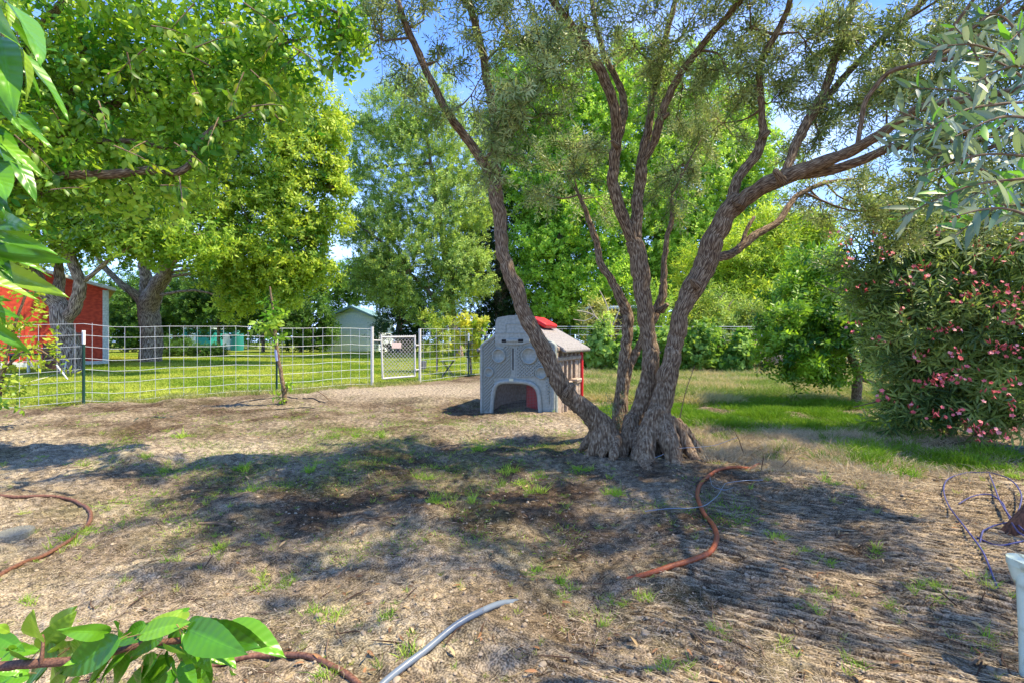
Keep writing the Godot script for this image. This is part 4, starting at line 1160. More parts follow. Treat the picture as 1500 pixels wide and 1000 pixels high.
	for q in [[1148, 268, 4.0, 1136, 250, 3.92, 0.03], [1118, 200, 4.45, 1128, 192, 4.4, 0.026], [728, 278, 4.6, 738, 262, 4.55, 0.026], [1086, 300, 4.3, 1096, 282, 4.25, 0.03], [830, 578, 4.6, 838, 562, 4.52, 0.035], [905, 215, 4.75, 896, 206, 4.7, 0.022], [968, 455, 5.2, 978, 446, 5.12, 0.03], [1022, 420, 4.5, 1012, 408, 4.45, 0.032], [972, 172, 4.75, 980, 166, 4.7, 0.02]]:
		var mb := MB.new()
		mb.tube([P(q[0], q[1], q[2]), P((q[0] + q[3]) * 0.5, (q[1] + q[4]) * 0.5, (q[2] + q[5]) * 0.5), P(q[3], q[4], q[5])], [q[6] * 1.5, q[6] * 1.1, q[6] * 0.8], 12, nr, 0.2)
		done("branch_stub", mb, M.bark, t)
	for j in 3: swarm("crown", sp[j], M.leaf_olive, t, xs[j], cs[j])
	# nearest shoots at the right: leaf by leaf
	var lm := []
	for i in 5:
		var mb := MB.new()
		var g := 0.85 + 0.08 * i
		mb.col = [Color(0.14, 0.23, 0.12), Color(0.22, 0.31, 0.18), Color(0.12, 0.22, 0.11), Color(0.32, 0.40, 0.29), Color(0.17, 0.40, 0.05)][i] * g
		mb.leaf(Vector3.ZERO, Vector3.UP, Vector3(0, 0, 1), 0.070, 0.0135, 0.18, 0.12 + 0.05 * i, 5)
		lm.append(mb.mesh())
	var nt := MB.new()
	var made := 0
	var sx2 := [[], [], [], [], []]; var sc3 := [[], [], [], [], []]
	var shoots := [[1500, 150, 1.35, 1330, 205, 1.25], [1490, 90, 1.5, 1365, 70, 1.45], [1520, 230, 1.25, 1345, 260, 1.2], [1530, 260, 1.2, 1320, 318, 1.25], [1520, 300, 1.3, 1400, 345, 1.25], [1540, 180, 1.15, 1400, 200, 1.1], [1540, 330, 1.1, 1395, 318, 1.12], [1450, 130, 1.5, 1400, 40, 1.5], [1500, 60, 1.4, 1440, 20, 1.4], [1540, 110, 1.2, 1430, 120, 1.15], [1400, 190, 1.5, 1300, 215, 1.5], [1440, 250, 1.45, 1310, 160, 1.5], [1530, 210, 1.4, 1380, 170, 1.45], [1520, 270, 1.5, 1420, 290, 1.45], [1480, 200, 1.6, 1350, 240, 1.6], [1520, 130, 1.6, 1410, 80, 1.6], [1540, 40, 1.5, 1480, 60, 1.3], [1500, 300, 1.7, 1360, 290, 1.6], [1470, 160, 1.8, 1330, 130, 1.7], [1540, 340, 1.35, 1450, 300, 1.25]]
	for s in shoots:
		var a := P(s[0], s[1], s[2]); var b := P(s[3], s[4], s[5])
		var mid := a.lerp(b, 0.5) + Vector3(0, 0.03, 0)
		var path := smooth_path([a, mid, b], 0.0115)
		nt.tube(path, smooth_rad([0.004, 0.003, 0.0012], path.size()), 5, null, 0, false)
		for i in range(1, path.size()):
			var dir: Vector3 = (path[i] - path[i - 1]).normalized()
			var sd := dir.cross(Vector3(rr.randfn() * 0.5, rr.randfn() * 0.6, 1)).normalized() * (1 if i % 2 == 0 else -1)
			var ax := (dir * 0.75 + sd * 0.8 + Vector3(rr.randfn(), rr.randfn(), rr.randfn()) * 0.25).normalized()
			var sc := rr.randf_range(0.75, 1.25) * (0.75 if i > path.size() - 3 else 1.0)
			var lx := Transform3D(aim(ax, rr.randf() * TAU).scaled(Vector3(sc, sc, sc)), path[i])
			var li := 4 if rr.randf() < 0.13 else rr.randi() % 4
			if made < 298: put("leaf", lm[li], M.leaf_olive, t, lx)
			else:
				sx2[li].append(lx); sc3[li].append(Color.WHITE)
			made += 1
	tag(done("near_twigs", nt, M.bark, t), "", "", "", "stuff")
	for j in 5:
		if sx2[j].size(): swarm("near_leaves", lm[j], M.leaf_olive, t, sx2[j], sc3[j])
	# suckers at the foot
	var su := thing("olive_sucker", "little grey green olive shoots sprouting between the trunks", "shoots", on_ground(893, 4.9))
	var sm := MB.new()
	var sx := []; var sc2 := []
	for i in 16:
		var p := P(rr.randf_range(880, 912), rr.randf_range(590, 640), rr.randf_range(4.75, 5.1))
		sx.append(Transform3D(aim(Vector3(rr.randfn() * 0.4, 1, rr.randfn() * 0.4), rr.randf() * 6).scaled(Vector3.ONE * 0.55), p)); sc2.append(Color(0.16, 0.28, 0.12))
		sm.tube([on_ground(896, 4.95), p], [0.004, 0.002], 4)
	done("stems", sm, M.bark, su)
	swarm("leaves", sp[0], M.leaf_olive, su, sx, sc2)

# ------------------------------------------------------------------ plum tree, upper left
func plum() -> void:
	var rr := RandomNumberGenerator.new(); rr.seed = 505
	var t := thing("plum_tree", "plum tree with green fruit reaching in from the left, trunk out of view", "tree", Vector3(-6.6, gy(-6.6, -4.2), -4.2))
	var b := t.position
	var tm := MB.new()
	tm.tube(smooth_path([b - Vector3(0, 0.1, 0), b + Vector3(0.05, 0.7, 0), b + Vector3(0.15, 1.5, -0.1), b + Vector3(0.3, 2.2, -0.2)], 0.08), smooth_rad([0.19, 0.15, 0.14, 0.12], 29), 16, nr, 0.14)
	done("trunk", tm, M.bark, t)
	var top := b + Vector3(0.3, 2.15, -0.2)
	var lm := []
	var pts := []
	var rows := [
		[[60, 262, 4.4, 12], [110, 256, 4.4, 13], [160, 256, 4.45, 13], [215, 250, 4.5, 12], [262, 252, 4.55, 11], [282, 236, 4.6, 9], [292, 205, 4.6, 6], [320, 180, 4.7, 4]],
		[[60, 220, 4.6, 9], [90, 211, 4.6, 9], [150, 207, 4.65, 8], [200, 208, 4.7, 7], [245, 218, 4.8, 5], [300, 225, 4.9, 4]],
		[[80, 200, 4.8, 12], [130, 172, 4.8, 13], [175, 150, 4.85, 13], [230, 136, 4.9, 10], [290, 110, 4.9, 7], [380, 75, 4.9, 5], [450, 55, 4.8, 3]],
		[[60, 240, 4.6, 14], [95, 160, 4.6, 9], [110, 115, 4.6, 8], [122, 75, 4.65, 8], [116, 10, 4.7, 7], [125, -60, 4.7, 6]],
		[[20, 160, 4.3, 14], [60, 40, 4.3, 10], [180, -60, 4.4, 9], [320, -60, 4.5, 8], [420, -10, 4.5, 5], [500, 20, 4.5, 3]]]
	for q in rows:
		var mb := MB.new()
		var first := P(q[0][0], q[0][1], q[0][2])
		var lead := smooth_path([top, top.lerp(first, 0.5) + Vector3(0, 0.1, 0), first], 0.1)
		mb.tube(lead, smooth_rad([0.07, q[0][3] * 0.5 / F * q[0][2]], lead.size()), 10, nr, 0.1)
		pts.append_array(limb(mb, q, 0.05, 10, 0.12))
		done("limb", mb, M.bark, t)
	var bl := blobs_px([[30, 60, 4.3, 90, 70], [110, 60, 4.6, 90, 120], [190, 40, 4.7, 90, 130], [270, 60, 4.8, 85, 130], [350, 40, 4.8, 75, 110], [420, 60, 4.7, 55, 70], [470, 35, 4.6, 45, 55], [500, 60, 4.6, 30, 26], [510, 20, 4.6, 30, 26], [60, 150, 4.4, 80, 110], [150, 140, 4.7, 80, 120], [230, 150, 4.8, 75, 120], [310, 140, 4.9, 70, 100], [380, 110, 4.8, 55, 70], [100, 230, 4.5, 55, 60], [180, 230, 4.6, 50, 40], [260, 220, 4.7, 55, 60], [330, 215, 4.9, 50, 50], [60, 290, 4.4, 50, 50], [120, 290, 4.6, 40, 30], [200, 290, 4.8, 40, 26], [270, 285, 4.8, 44, 36], [20, 230, 4.2, 60, 70], [30, 350, 4.3, 30, 22], [400, 165, 4.9, 40, 34],
		[60, -70, 4.2, 100, 70], [250, -70, 4.4, 100, 70], [430, -60, 4.5, 70, 40], [-80, 100, 4.2, 120, 110], [-120, 260, 4.0, 110, 110], [-200, 0, 3.8, 160, 120], [-300, 200, 3.7, 150, 130]])
	var tw := MB.new()
	twigs_to(tw, pts, bl, 0.009, 51, 4)
	done("twigs", tw, M.bark, t)
	var sp := [sprig(10, 0.072, 0.036, 0.2, 0.9, 4, 41, 1.0, 0.2, 0.35), sprig(12, 0.068, 0.034, 0.24, 0.9, 4, 42, 1.0, 0.2, 0.35), sprig(9, 0.078, 0.038, 0.18, 1.0, 4, 43, 1.2, 0.2, 0.35)]
	crown(t, "crown", sp, M.leaf_gloss, bl, Color(0.06, 0.20, 0.016), Color(0.34, 0.50, 0.045), 0.8, 1.25, 301, 0.6, 0.1, 0.55, -0.3, 1.0)
	# leaves that can be picked apart, one by one
	var lv := []
	for i in 6:
		var mb := MB.new()
		mb.col = [Color(0.10, 0.24, 0.015), Color(0.16, 0.32, 0.02), Color(0.24, 0.38, 0.03), Color(0.08, 0.19, 0.015), Color(0.34, 0.42, 0.03), Color(0.13, 0.28, 0.03)][i]
		mb.leaf(Vector3.ZERO, Vector3.UP, Vector3(0, 0, 1), 0.088, 0.042, 0.22, 0.15 + 0.08 * (i % 4), 7)
		lv.append(mb.mesh())
	var nt := MB.new()
	var n := 0
	for i in 37:
		var q := [rr.randf_range(20, 430), rr.randf_range(10, 300), rr.randf_range(3.5, 4.1)]
		if i > 28: q = [rr.randf_range(390, 525), rr.randf_range(10, 105), rr.randf_range(4.0, 4.4)]
		if q[0] > 330 and q[1] > 190: q[1] -= 120
		var a := P(q[0], q[1], q[2])
		var dir := Vector3(rr.randfn() * 0.7 + 0.4, rr.randfn() * 0.4 - 0.1, rr.randfn() * 0.5).normalized()
		var e := a + dir * 0.26 - Vector3(0, 0.03, 0)
		nt.tube([a - dir * 0.06, a, a.lerp(e, 0.5) + Vector3(0, 0.01, 0), e], [0.006, 0.005, 0.004, 0.002], 5)
		for k in 8:
			if n >= 298: break
			var p := a.lerp(e, (k + 0.5) / 8.0)
			var sd := dir.cross(Vector3.UP).rotated(dir, rr.randf() * TAU)
			var ax := (dir * 0.6 + sd * 0.8 - Vector3(0, 0.35, 0)).normalized()
			var nrm := (Vector3(0, 0.8, 0.5) + Vector3(rr.randfn(), rr.randfn(), rr.randfn()) * 0.4)
			var xx := ax.cross(nrm).normalized()
			var s := rr.randf_range(0.75, 1.15)
			put("leaf", lv[rr.randi() % 6], M.leaf_gloss, t, Transform3D(Basis(xx, ax, xx.cross(ax)).scaled(Vector3(s, s, s)), p))
			n += 1
	tag(done("near_twigs", nt, M.bark, t), "", "", "", "stuff")
	var fruit := SphereMesh.new(); fruit.radius = 0.023; fruit.height = 0.046; fruit.radial_segments = 12; fruit.rings = 7
	var fm := mat(Color(0.50, 0.66, 0.22), 0.45)
	fm.subsurf_scatter_enabled = true; fm.subsurf_scatter_strength = 0.15
	for q in [[238, 78, 3.75], [295, 75, 3.75], [122, 90, 3.8], [112, 130, 3.8], [184, 155, 3.8], [268, 215, 3.7], [157, 296, 4.0], [300, 40, 3.8], [196, 10, 4.0], [247, 32, 3.8], [344, 92, 4.1], [67, 190, 3.8], [226, 140, 3.9], [418, 82, 4.2]]:
		put("fruit", fruit, fm, t, Transform3D(Basis.from_scale(Vector3(1, 1.08, 1)), P(q[0], q[1], q[2])))
	# low shoots of a second young plum at the left edge
	var t2 := thing("plum_sapling", "leafy young plum shoots at the fence beside the barn", "sapling", on_ground(-8, 6.6))
	var m2 := MB.new(); var pp := []
	for q in [[[-8, 620, 6.6, 6], [5, 540, 6.6, 5], [20, 480, 6.6, 4], [42, 420, 6.6, 3]], [[5, 540, 6.6, 4], [45, 510, 6.5, 3], [85, 530, 6.4, 2]], [[-5, 580, 6.6, 4], [-15, 480, 6.5, 3], [-8, 400, 6.5, 2]]]: pp.append_array(limb(m2, q, 0.06, 8, 0.1))
	done("stem", m2, M.bark, t2)
	crown(t2, "crown", sp, M.leaf_gloss, blobs_px([[5, 510, 6.6, 22, 12], [28, 470, 6.6, 18, 8], [44, 435, 6.6, 12, 6], [55, 515, 6.5, 16, 8], [15, 545, 6.5, 20, 10], [-12, 470, 6.5, 22, 12], [78, 530, 6.4, 12, 6], [5, 590, 6.4, 16, 8]]), Color(0.09, 0.22, 0.02), Color(0.34, 0.42, 0.03), 0.8, 1.2, 302)

# ------------------------------------------------------------------ orange tree and oleander
func right_side() -> void:
	var t := thing("orange_tree", "small round dark green orange tree with a short trunk", "tree", on_ground(1255, 8.85))
	var mb := MB.new(); var pts := []
	for q in [[[1255, 600, 8.85, 15], [1255, 570, 8.85, 13], [1257, 548, 8.85, 12], [1245, 520, 8.8, 9], [1220, 490, 8.7, 6]], [[1257, 550, 8.85, 10], [1268, 530, 8.9, 7], [1270, 490, 8.9, 5]], [[1255, 552, 8.85, 8], [1285, 560, 8.9, 5], [1300, 545, 8.9, 4]], [[1248, 525, 8.8, 6], [1200, 470, 8.9, 4], [1180, 430, 8.9, 3]]]: pts.append_array(limb(mb, q, 0.06, 12, 0.1))
	var bl := blobs_px([[1180, 480, 8.7, 62, 230], [1225, 450, 8.8, 62, 230], [1150, 470, 8.8, 40, 130], [1195, 410, 8.9, 45, 150], [1225, 505, 8.5, 44, 140], [1180, 520, 8.6, 36, 110], [1270, 470, 8.8, 55, 180], [1150, 510, 8.7, 34, 90], [1215, 540, 8.5, 20, 36], [1280, 500, 8.6, 34, 90], [1185, 380, 9.0, 26, 60], [1160, 548, 8.6, 16, 24]], 1.0, 1.15)
	twigs_to(mb, pts, bl, 0.018, 61, 3)
	done("trunk", mb, M.bark, t)
	var sp := [sprig(12, 0.105, 0.042, 0.22, 0.9, 3, 51, 1.0, 0.2, 0.25), sprig(13, 0.10, 0.038, 0.24, 0.8, 3, 52, 1.2, 0.2, 0.25)]
	crown(t, "crown", sp, M.leaf_gloss, bl, Color(0.03, 0.11, 0.012), Color(0.24, 0.40, 0.03), 0.8, 1.2, 401, 0.8, 0.05, 0.4, -0.25, 0.8)
	# oleander
	var o := thing("oleander", "large oleander bush covered in pink flowers at the right edge", "bush", on_ground(1400, 5.9))
	var rows := [[1325, 420, 5.8, 55, 140], [1400, 420, 5.7, 85, 240], [1480, 400, 5.3, 85, 220], [1345, 530, 5.8, 55, 160], [1395, 545, 5.5, 70, 210], [1480, 540, 5.2, 80, 220], [1345, 365, 5.8, 62, 150], [1440, 345, 5.5, 66, 160], [1335, 600, 5.6, 32, 80], [1380, 600, 5.4, 34, 90], [1450, 600, 5.2, 36, 90], [1298, 470, 6.0, 30, 50], [1275, 385, 6.0, 34, 60], [1350, 470, 5.4, 60, 150], [1430, 480, 5.2, 60, 150], [1540, 450, 5.0, 100, 200], [1560, 560, 4.9, 80, 150], [1275, 330, 6.1, 30, 36], [1260, 420, 6.1, 20, 20], [1330, 320, 5.9, 36, 46]]
	var ob := blobs_px(rows)
	var om := MB.new()
	var rr := RandomNumberGenerator.new(); rr.seed = 606
	for i in 22:
		var g := o.position + Vector3(rr.randf_range(-0.35, 0.5), 0, rr.randf_range(-0.3, 0.3)); g.y = gy(g.x, g.z) - 0.05
		var e: Vector3 = ob[rr.randi() % ob.size()][0] + Vector3(rr.randfn(), rr.randf(), rr.randfn()) * 0.3
		var q := smooth_path([g, g.lerp(e, 0.45) + Vector3(0, 0.35, 0), e], 0.1)
		om.tube(q, smooth_rad([0.02, 0.014, 0.006], q.size()), 7, nr, 0.08)
	done("stems", om, M.bark, o)
	var os := [sprig(16, 0.13, 0.021, 0.3, 0.85, 3, 61, 0.5, 0.15, 0.15), sprig(18, 0.125, 0.02, 0.34, 0.8, 3, 62, 0.5, 0.15, 0.15)]
	crown(o, "crown", os, M.leaf_gloss, ob, Color(0.05, 0.105, 0.03), Color(0.28, 0.36, 0.10), 0.75, 1.2, 402, 0.7, 0.35, 0.5, -0.25, 0.8)
	# single near leaves
	var ol := []
	for i in 4:
		var lb := MB.new()
		lb.col = [Color(0.05, 0.13, 0.02), Color(0.12, 0.24, 0.04), Color(0.20, 0.30, 0.09), Color(0.08, 0.17, 0.04)][i]
		lb.leaf(Vector3.ZERO, Vector3.UP, Vector3(0, 0, 1), 0.135, 0.024, 0.15, 0.12 + 0.06 * i, 5)
		ol.append(lb.mesh())
	var n := 0
	while n < 290:
		var bb = ob[rr.randi() % 15]
		var d := Vector3(rr.randfn(), rr.randfn(), absf(rr.randfn())).normalized()
		var p: Vector3 = bb[0] + d * bb[1] * 0.98
		for k in 6:
			var ax := (d * 0.4 + Vector3(rr.randfn(), rr.randfn() + 0.1, rr.randfn()) * 0.8).normalized()
			var s := rr.randf_range(0.8, 1.15)
			put("leaf", ol[rr.randi() % 4], M.leaf_gloss, o, Transform3D(aim(ax, rr.randf() * TAU).scaled(Vector3(s, s, s)), p + Vector3(rr.randfn(), rr.randfn(), rr.randfn()) * 0.02))
			n += 1
	# flowers: five petals and a throat, in loose heads
	var fl := []
	for i in 3:
		var fb := MB.new()
		for k in 5:
			var a := TAU * k / 5.0
			fb.col = [L(214, 112, 118), L(196, 88, 88), L(226, 150, 150)][i]
			fb.leaf(Vector3(0, 0.004, 0), Vector3(cos(a), 0.45, sin(a)), Vector3(-cos(a) * 0.4, 1, -sin(a) * 0.4), 0.020, 0.017, 0.1, 0.3, 3)
		fb.col = L(176, 70, 74)
		fb.tube([Vector3(0, -0.02, 0), Vector3(0, 0.004, 0)], [0.002, 0.005], 5)
		fl.append(fb.mesh())
	var bud := MB.new(); bud.col = L(190, 84, 84)
	bud.tube([Vector3(0, -0.01, 0), Vector3(0, 0.005, 0), Vector3(0, 0.025, 0)], [0.001, 0.0055, 0.001], 5)
	var budm := bud.mesh()
	var heads := [[1310, 310, 5.9], [1290, 345, 6.0], [1225, 340, 6.3], [1240, 360, 6.2], [1345, 355, 5.7], [1380, 340, 5.6], [1395, 320, 5.6], [1240, 385, 6.1], [1262, 420, 5.9], [1300, 375, 5.8], [1325, 415, 5.7], [1350, 395, 5.5], [1352, 398, 5.4], [1415, 400, 5.3], [1428, 442, 5.2], [1440, 420, 5.2], [1412, 435, 5.2], [1460, 430, 5.1], [1470, 450, 5.0], [1480, 470, 5.0], [1490, 445, 5.0], [1495, 430, 5.0], [1320, 460, 5.6], [1375, 485, 5.3], [1395, 480, 5.2], [1462, 508, 5.0], [1475, 515, 5.0], [1485, 512, 5.0], [1400, 520, 5.1], [1360, 560, 5.3], [1372, 555, 5.2], [1385, 560, 5.2], [1395, 558, 5.2], [1335, 598, 5.4], [1300, 585, 5.5], [1380, 610, 5.1], [1405, 607, 5.1], [1430, 625, 4.9], [1440, 635, 4.9], [1465, 640, 4.8], [1490, 600, 4.8], [1480, 560, 4.8], [1450, 580, 4.9], [1255, 480, 5.9], [1285, 500, 5.8], [1345, 520, 5.4], [1420, 545, 5.1], [1440, 360, 5.3], [1470, 380, 5.1], [1495, 350, 5.1]]
	var cnt := 0
	for h in heads:
		var c := P(h[0], h[1], h[2] - 0.42)
		for k in rr.randi_range(4, 7):
			if cnt >= 280: break
			var p := c + Vector3(rr.randfn(), rr.randfn() * 0.8, rr.randfn()) * 0.055
			var s := rr.randf_range(0.8, 1.3)
			put("flower", fl[rr.randi() % 3], M.petal, o, Transform3D(aim(Vector3(rr.randfn() * 0.6, 0.6, 0.6 + rr.randfn() * 0.4), rr.randf() * TAU).scaled(Vector3(s, s, s)), p))
			cnt += 1
		for k in 3:
			put("bud", budm, M.petal, o, Transform3D(aim(Vector3(rr.randfn() * 0.5, 1, rr.randfn() * 0.5), 0).scaled(Vector3.ONE * 1.4), c + Vector3(rr.randfn(), rr.randf(), rr.randfn()) * 0.05))
	# fallen blossom
	var k2 := 0
	for q in [[1443, 643], [1455, 660], [1468, 655], [1425, 652], [1478, 668], [1438, 668], [1495, 660]]:
		var p := GP(q[0], q[1]) + Vector3(0, 0.03, 0)
		tag(put("fallen_flower", fl[k2 % 3], M.petal, self, Transform3D(aim(Vector3(rr.randfn() * 0.3, 1, rr.randfn() * 0.3), 0).scaled(Vector3.ONE * 1.5), p)), ["fallen pink blossom at the left of the group under the oleander", "fallen pink blossom left of the grey timber, lower of two", "fallen pink blossom touching the end of the grey timber", "fallen pink blossom furthest from the timber", "fallen pink blossom in front of the timber's near face", "fallen pink blossom nearest the blue rope", "fallen pink blossom at the right edge before the timber"][k2], "flower", "fallen blossoms under the oleander")
		k2 += 1

# ------------------------------------------------------------------ playhouse
func playhouse() -> void:
	var O := Vector3(-0.512, gy(-0.512, -8.06) - 0.01, -8.06)
	var u := Vector3(0.917, 0, 0.398)
	var nrm := Vector3(-0.398, 0, 0.917)     # out of the front
	var W := 1.31; var D := 1.45
	var xf := Transform3D(Basis(u, Vector3.UP, u.cross(Vector3.UP)), O)   # z = u x up
	if xf.basis.z.dot(nrm) < 0: xf.basis.z = -xf.basis.z
	var grey := rough_mat([[0.3, Color(0.53, 0.555, 0.525)], [0.7, Color(0.61, 0.625, 0.59)]], 0.015, Vector3(2, 2, 2), 0.0, 0.5)
	var brown := rough_mat([[0.25, Color(0.56, 0.48, 0.41)], [0.7, Color(0.74, 0.67, 0.60)]], 0.02, Vector3(2, 1, 2), 0.8, 0.75)
	var red := mat(Color(0.80, 0.10, 0.13), 0.45)
	var dark := mat(Color(0.06, 0.055, 0.05), 0.8)
	var t := thing("playhouse", "weathered grey and brown plastic playhouse with red trim and arched mesh opening", "playhouse", O)
	var fp := func(cx: float, cy: float) -> Vector2:
		var x := 690.0 + cx / 5.717; var y := 440.0 + cy / 5.717
		var s := (x - 705.0) / 109.5
		return Vector2(W * s, (lerpf(598.5, 608.0, s) - y) / lerpf(88.0, 94.0, s))
	var poly := func(a: Array) -> PackedVector2Array:
		var o := PackedVector2Array()
		for q in a: o.append(fp.call(q[0], q[1]))
		return o
	var at := func(q: Vector2, z: float) -> Vector3: return xf * Vector3(q.x, q.y, z)
	# front panel: left and right halves round the arched hole
	var fm := MB.new()
	fm.prism(poly.call([[85, 905], [85, 345], [95, 318], [217, 243], [217, 300], [370, 330], [370, 650], [235, 650], [205, 665], [190, 700], [165, 895], [165, 915]]), xf, -0.07)
	fm.prism(poly.call([[370, 330], [520, 310], [520, 232], [690, 318], [712, 350], [716, 955], [610, 945], [590, 760], [560, 700], [520, 672], [370, 650]]), xf, -0.07)
	fm.prism(poly.call([[165, 897], [610, 925], [610, 946], [165, 917]]), xf, -0.09)
	done("front_panel", fm, grey, t)
	var rim := MB.new()
	for q in [[[92, 900], [92, 340], [110, 320], [217, 255]], [[690, 945], [700, 350], [680, 325], [560, 262]]]:
		var p := []
		for e in q: p.append(at.call(fp.call(e[0], e[1]), 0.008))
		rim.tube(smooth_path(p, 0.04), smooth_rad([0.028, 0.028], smooth_path(p, 0.04).size()), 8)
	done("edge_roll", rim, grey, t)
	# chimney block
	var cb := MB.new()
	cb.prism(poly.call([[217, 310], [217, 238], [222, 130], [238, 105], [330, 90], [400, 88], [490, 110], [503, 135], [505, 240], [505, 312], [440, 332], [300, 328]]), xf, 0.045)
	cb.prism(poly.call([[217, 243], [222, 130], [238, 105], [330, 90], [400, 88], [490, 110], [503, 135], [505, 240]]), Transform3D(xf.basis, xf.origin - nrm * 0.07), -0.25)
	done("chimney_block", cb, grey, t)
	for q in [[[217, 232], [505, 240]], [[310, 160], [480, 163]], [[310, 160], [310, 228]]]:
		var mb := MB.new()
		rod(mb, at.call(fp.call(q[0][0], q[0][1]), 0.047), at.call(fp.call(q[1][0], q[1][1]), 0.047), 0.006, 6)
		done("moulded_line", mb, grey, t)
	for q in [[295, 300], [435, 300]]:
		var mb := MB.new(); mb.box(at.call(fp.call(q[0], q[1]), 0.046), Vector3(0.085, 0.048, 0.012), xf.basis, 0.003); done("notch", mb, dark, t)
	var hd := MB.new(); hd.box(at.call(fp.call(365, 298), 0.052), Vector3(0.21, 0.05, 0.03), xf.basis, 0.01); done("handle", hd, grey, t)
	# round portholes
	for q in [[245, 420, 50, 64], [500, 425, 58, 72], [160, 557, 31, 44], [598, 572, 40, 53]]:
		var mb := MB.new()
		var s := 1.0 / 5.717 / 91.0
		var bs := Basis(u, nrm, u.cross(nrm))
		mb.lathe(at.call(fp.call(q[0], q[1]), 0.0), bs, [Vector2(q[3] * s, 0.0), Vector2(q[3] * s, 0.036), Vector2(q[3] * s - 0.012, 0.046), Vector2(q[2] * s + 0.010, 0.046), Vector2(q[2] * s, 0.036), Vector2(q[2] * s - 0.006, 0.004), Vector2(0.0, 0.003)], 28)
		done("porthole", mb, grey, t)
	var sl := MB.new(); sl.box(at.call(fp.call(362, 452), 0.002), Vector3(0.026, 0.355, 0.012), xf.basis, 0.003); done("slot", sl, dark, t)
	var rf := MB.new(); rf.box(at.call(fp.call(362, 470), -0.005), Vector3(0.08, 0.5, 0.022), xf.basis, 0.006); done("slot_surround", rf, grey, t)
	# ribs: diagonals on the left, lattice on the right
	var bar := MB.new(); bar.box(Vector3.ZERO, Vector3(1, 0.017, 0.034), Basis(), 0.004)
	var barm := bar.mesh()
	var clear := func(q: Vector2) -> bool:
		if q.x < 108 or q.x > 660: return false
		if q.x > 345 and q.x < 388: return false
		if q.y > 880 or q.y < 262 + maxf(0.0, (215 - q.x) * 0.62) or (q.x > 205 and q.x < 520 and q.y < 345): return false
		if q.x > 520 and q.y < 262 + (q.x - 520) * 0.5: return false
		for p in [[245, 420, 70], [500, 425, 78], [160, 557, 50], [598, 572, 58]]:
			if q.distance_to(Vector2(p[0], p[1])) < p[2]: return false
		if q.x > 155 and q.x < 625 and q.y > 605 and not (q.x < 200 and q.y < 650 + (200 - q.x) * 5.0): return false
		if q.x > 560 and q.y > 610 and q.x < 560 + (q.y - 600) * 0.14 + 55: return false
		return true
	for dirn in [1, -1]:
		var st := -700
		while st < 1500:
			var seg := []
			for k in 200:
				var q := Vector2(90 + k * 3.0, st - dirn * k * 3.0 * 0.95)
				var ok: bool = clear.call(q) and (q.x > 388 or dirn == 1)
				if ok: seg.append(q)
				if (not ok or k == 199) and seg.size() > 0:
					if seg.size() > 4:
						var a: Vector3 = at.call(fp.call(seg[0].x, seg[0].y), 0.004); var b: Vector3 = at.call(fp.call(seg[-1].x, seg[-1].y), 0.004)
						var e := b - a
						var ex := e.normalized()
						put("rib", barm, grey, t, Transform3D(Basis(ex * e.length(), nrm.cross(ex), nrm), (a + b) * 0.5))
					seg = []
			st += 27 if dirn == 1 else 30
	# arch surround, raised
	var ar := MB.new()
	var ap := []
	for q in [[178, 905], [190, 760], [207, 690], [240, 650], [300, 638], [380, 640], [470, 648], [530, 670], [565, 710], [580, 770], [590, 930]]: ap.append(at.call(fp.call(q[0], q[1]), 0.012))
	var sm := smooth_path(ap, 0.03)
	ar.tube(sm, smooth_rad([0.038, 0.038], sm.size()), 10)
	done("arch_surround", ar, grey, t)
	var lb := MB.new(); lb.box(at.call(fp.call(357, 624), 0.052), Vector3(0.075, 0.04, 0.006), xf.basis, 0.002); done("label_plate", lb, mat(Color(0.80, 0.79, 0.66), 0.6), t)
	# wire mesh in the arch
	var ms := MB.new()
	var a0: Vector2 = fp.call(175, 905); var a1: Vector2 = fp.call(590, 655)
	for i in 34:
		var x := lerpf(a0.x + 0.01, a1.x - 0.005, i / 33.0)
		rod(ms, at.call(Vector2(x, 0.04), -0.035), at.call(Vector2(x, 0.60 - 0.09 * pow(absf(i / 16.5 - 1.0), 5.0)), -0.035), 0.0016, 4)
	for i in 23:
		var y := 0.05 + i * 0.024
		rod(ms, at.call(Vector2(a0.x + 0.01 + 0.06 * y, y), -0.032), at.call(Vector2(a1.x - 0.03 * y, y), -0.032), 0.0016, 4)
	tag(done("wire_mesh", ms, mat(Color(0.55, 0.53, 0.50), 0.5, 0.3), t), "", "", "", "stuff")
	# body walls
	var wl := MB.new(); wl.box(O + u * 0.03 - nrm * (D * 0.5 + 0.07) + Vector3(0, 0.39, 0), Vector3(0.05, 0.78, D - 0.06), xf.basis, 0.01)
	done("left_wall", wl, brown, t)
	for z in [0.12, 0.7, 1.36]:
		var mb := MB.new(); mb.box(O + u * 0.03 - nrm * z + Vector3(0, 0.78, 0), Vector3(0.045, 0.7, 0.1), xf.basis, 0.01); done("left_stud", mb, brown, t)
	var bw := MB.new()
	bw.prism(PackedVector2Array([Vector2(0, 0), Vector2(W, 0), Vector2(W, 0.74), Vector2(0, 0.74)]), Transform3D(xf.basis, O - nrm * D), -0.05)
	done("back_wall", bw, brown, t)
	var bd := MB.new(); bd.box(O + u * 0.46 - nrm * (D - 0.02) + Vector3(0, 0.45, 0), Vector3(0.34, 0.86, 0.03), xf.basis, 0.01); done("inner_door", bd, mat(Color(0.46, 0.38, 0.30), 0.8), t)
	var ir := MB.new(); ir.box(O + u * 0.72 - nrm * 0.62 + Vector3(0, 0.30, 0), Vector3(0.30, 0.60, 0.10), xf.basis, 0.04); done("red_seat", ir, red, t)
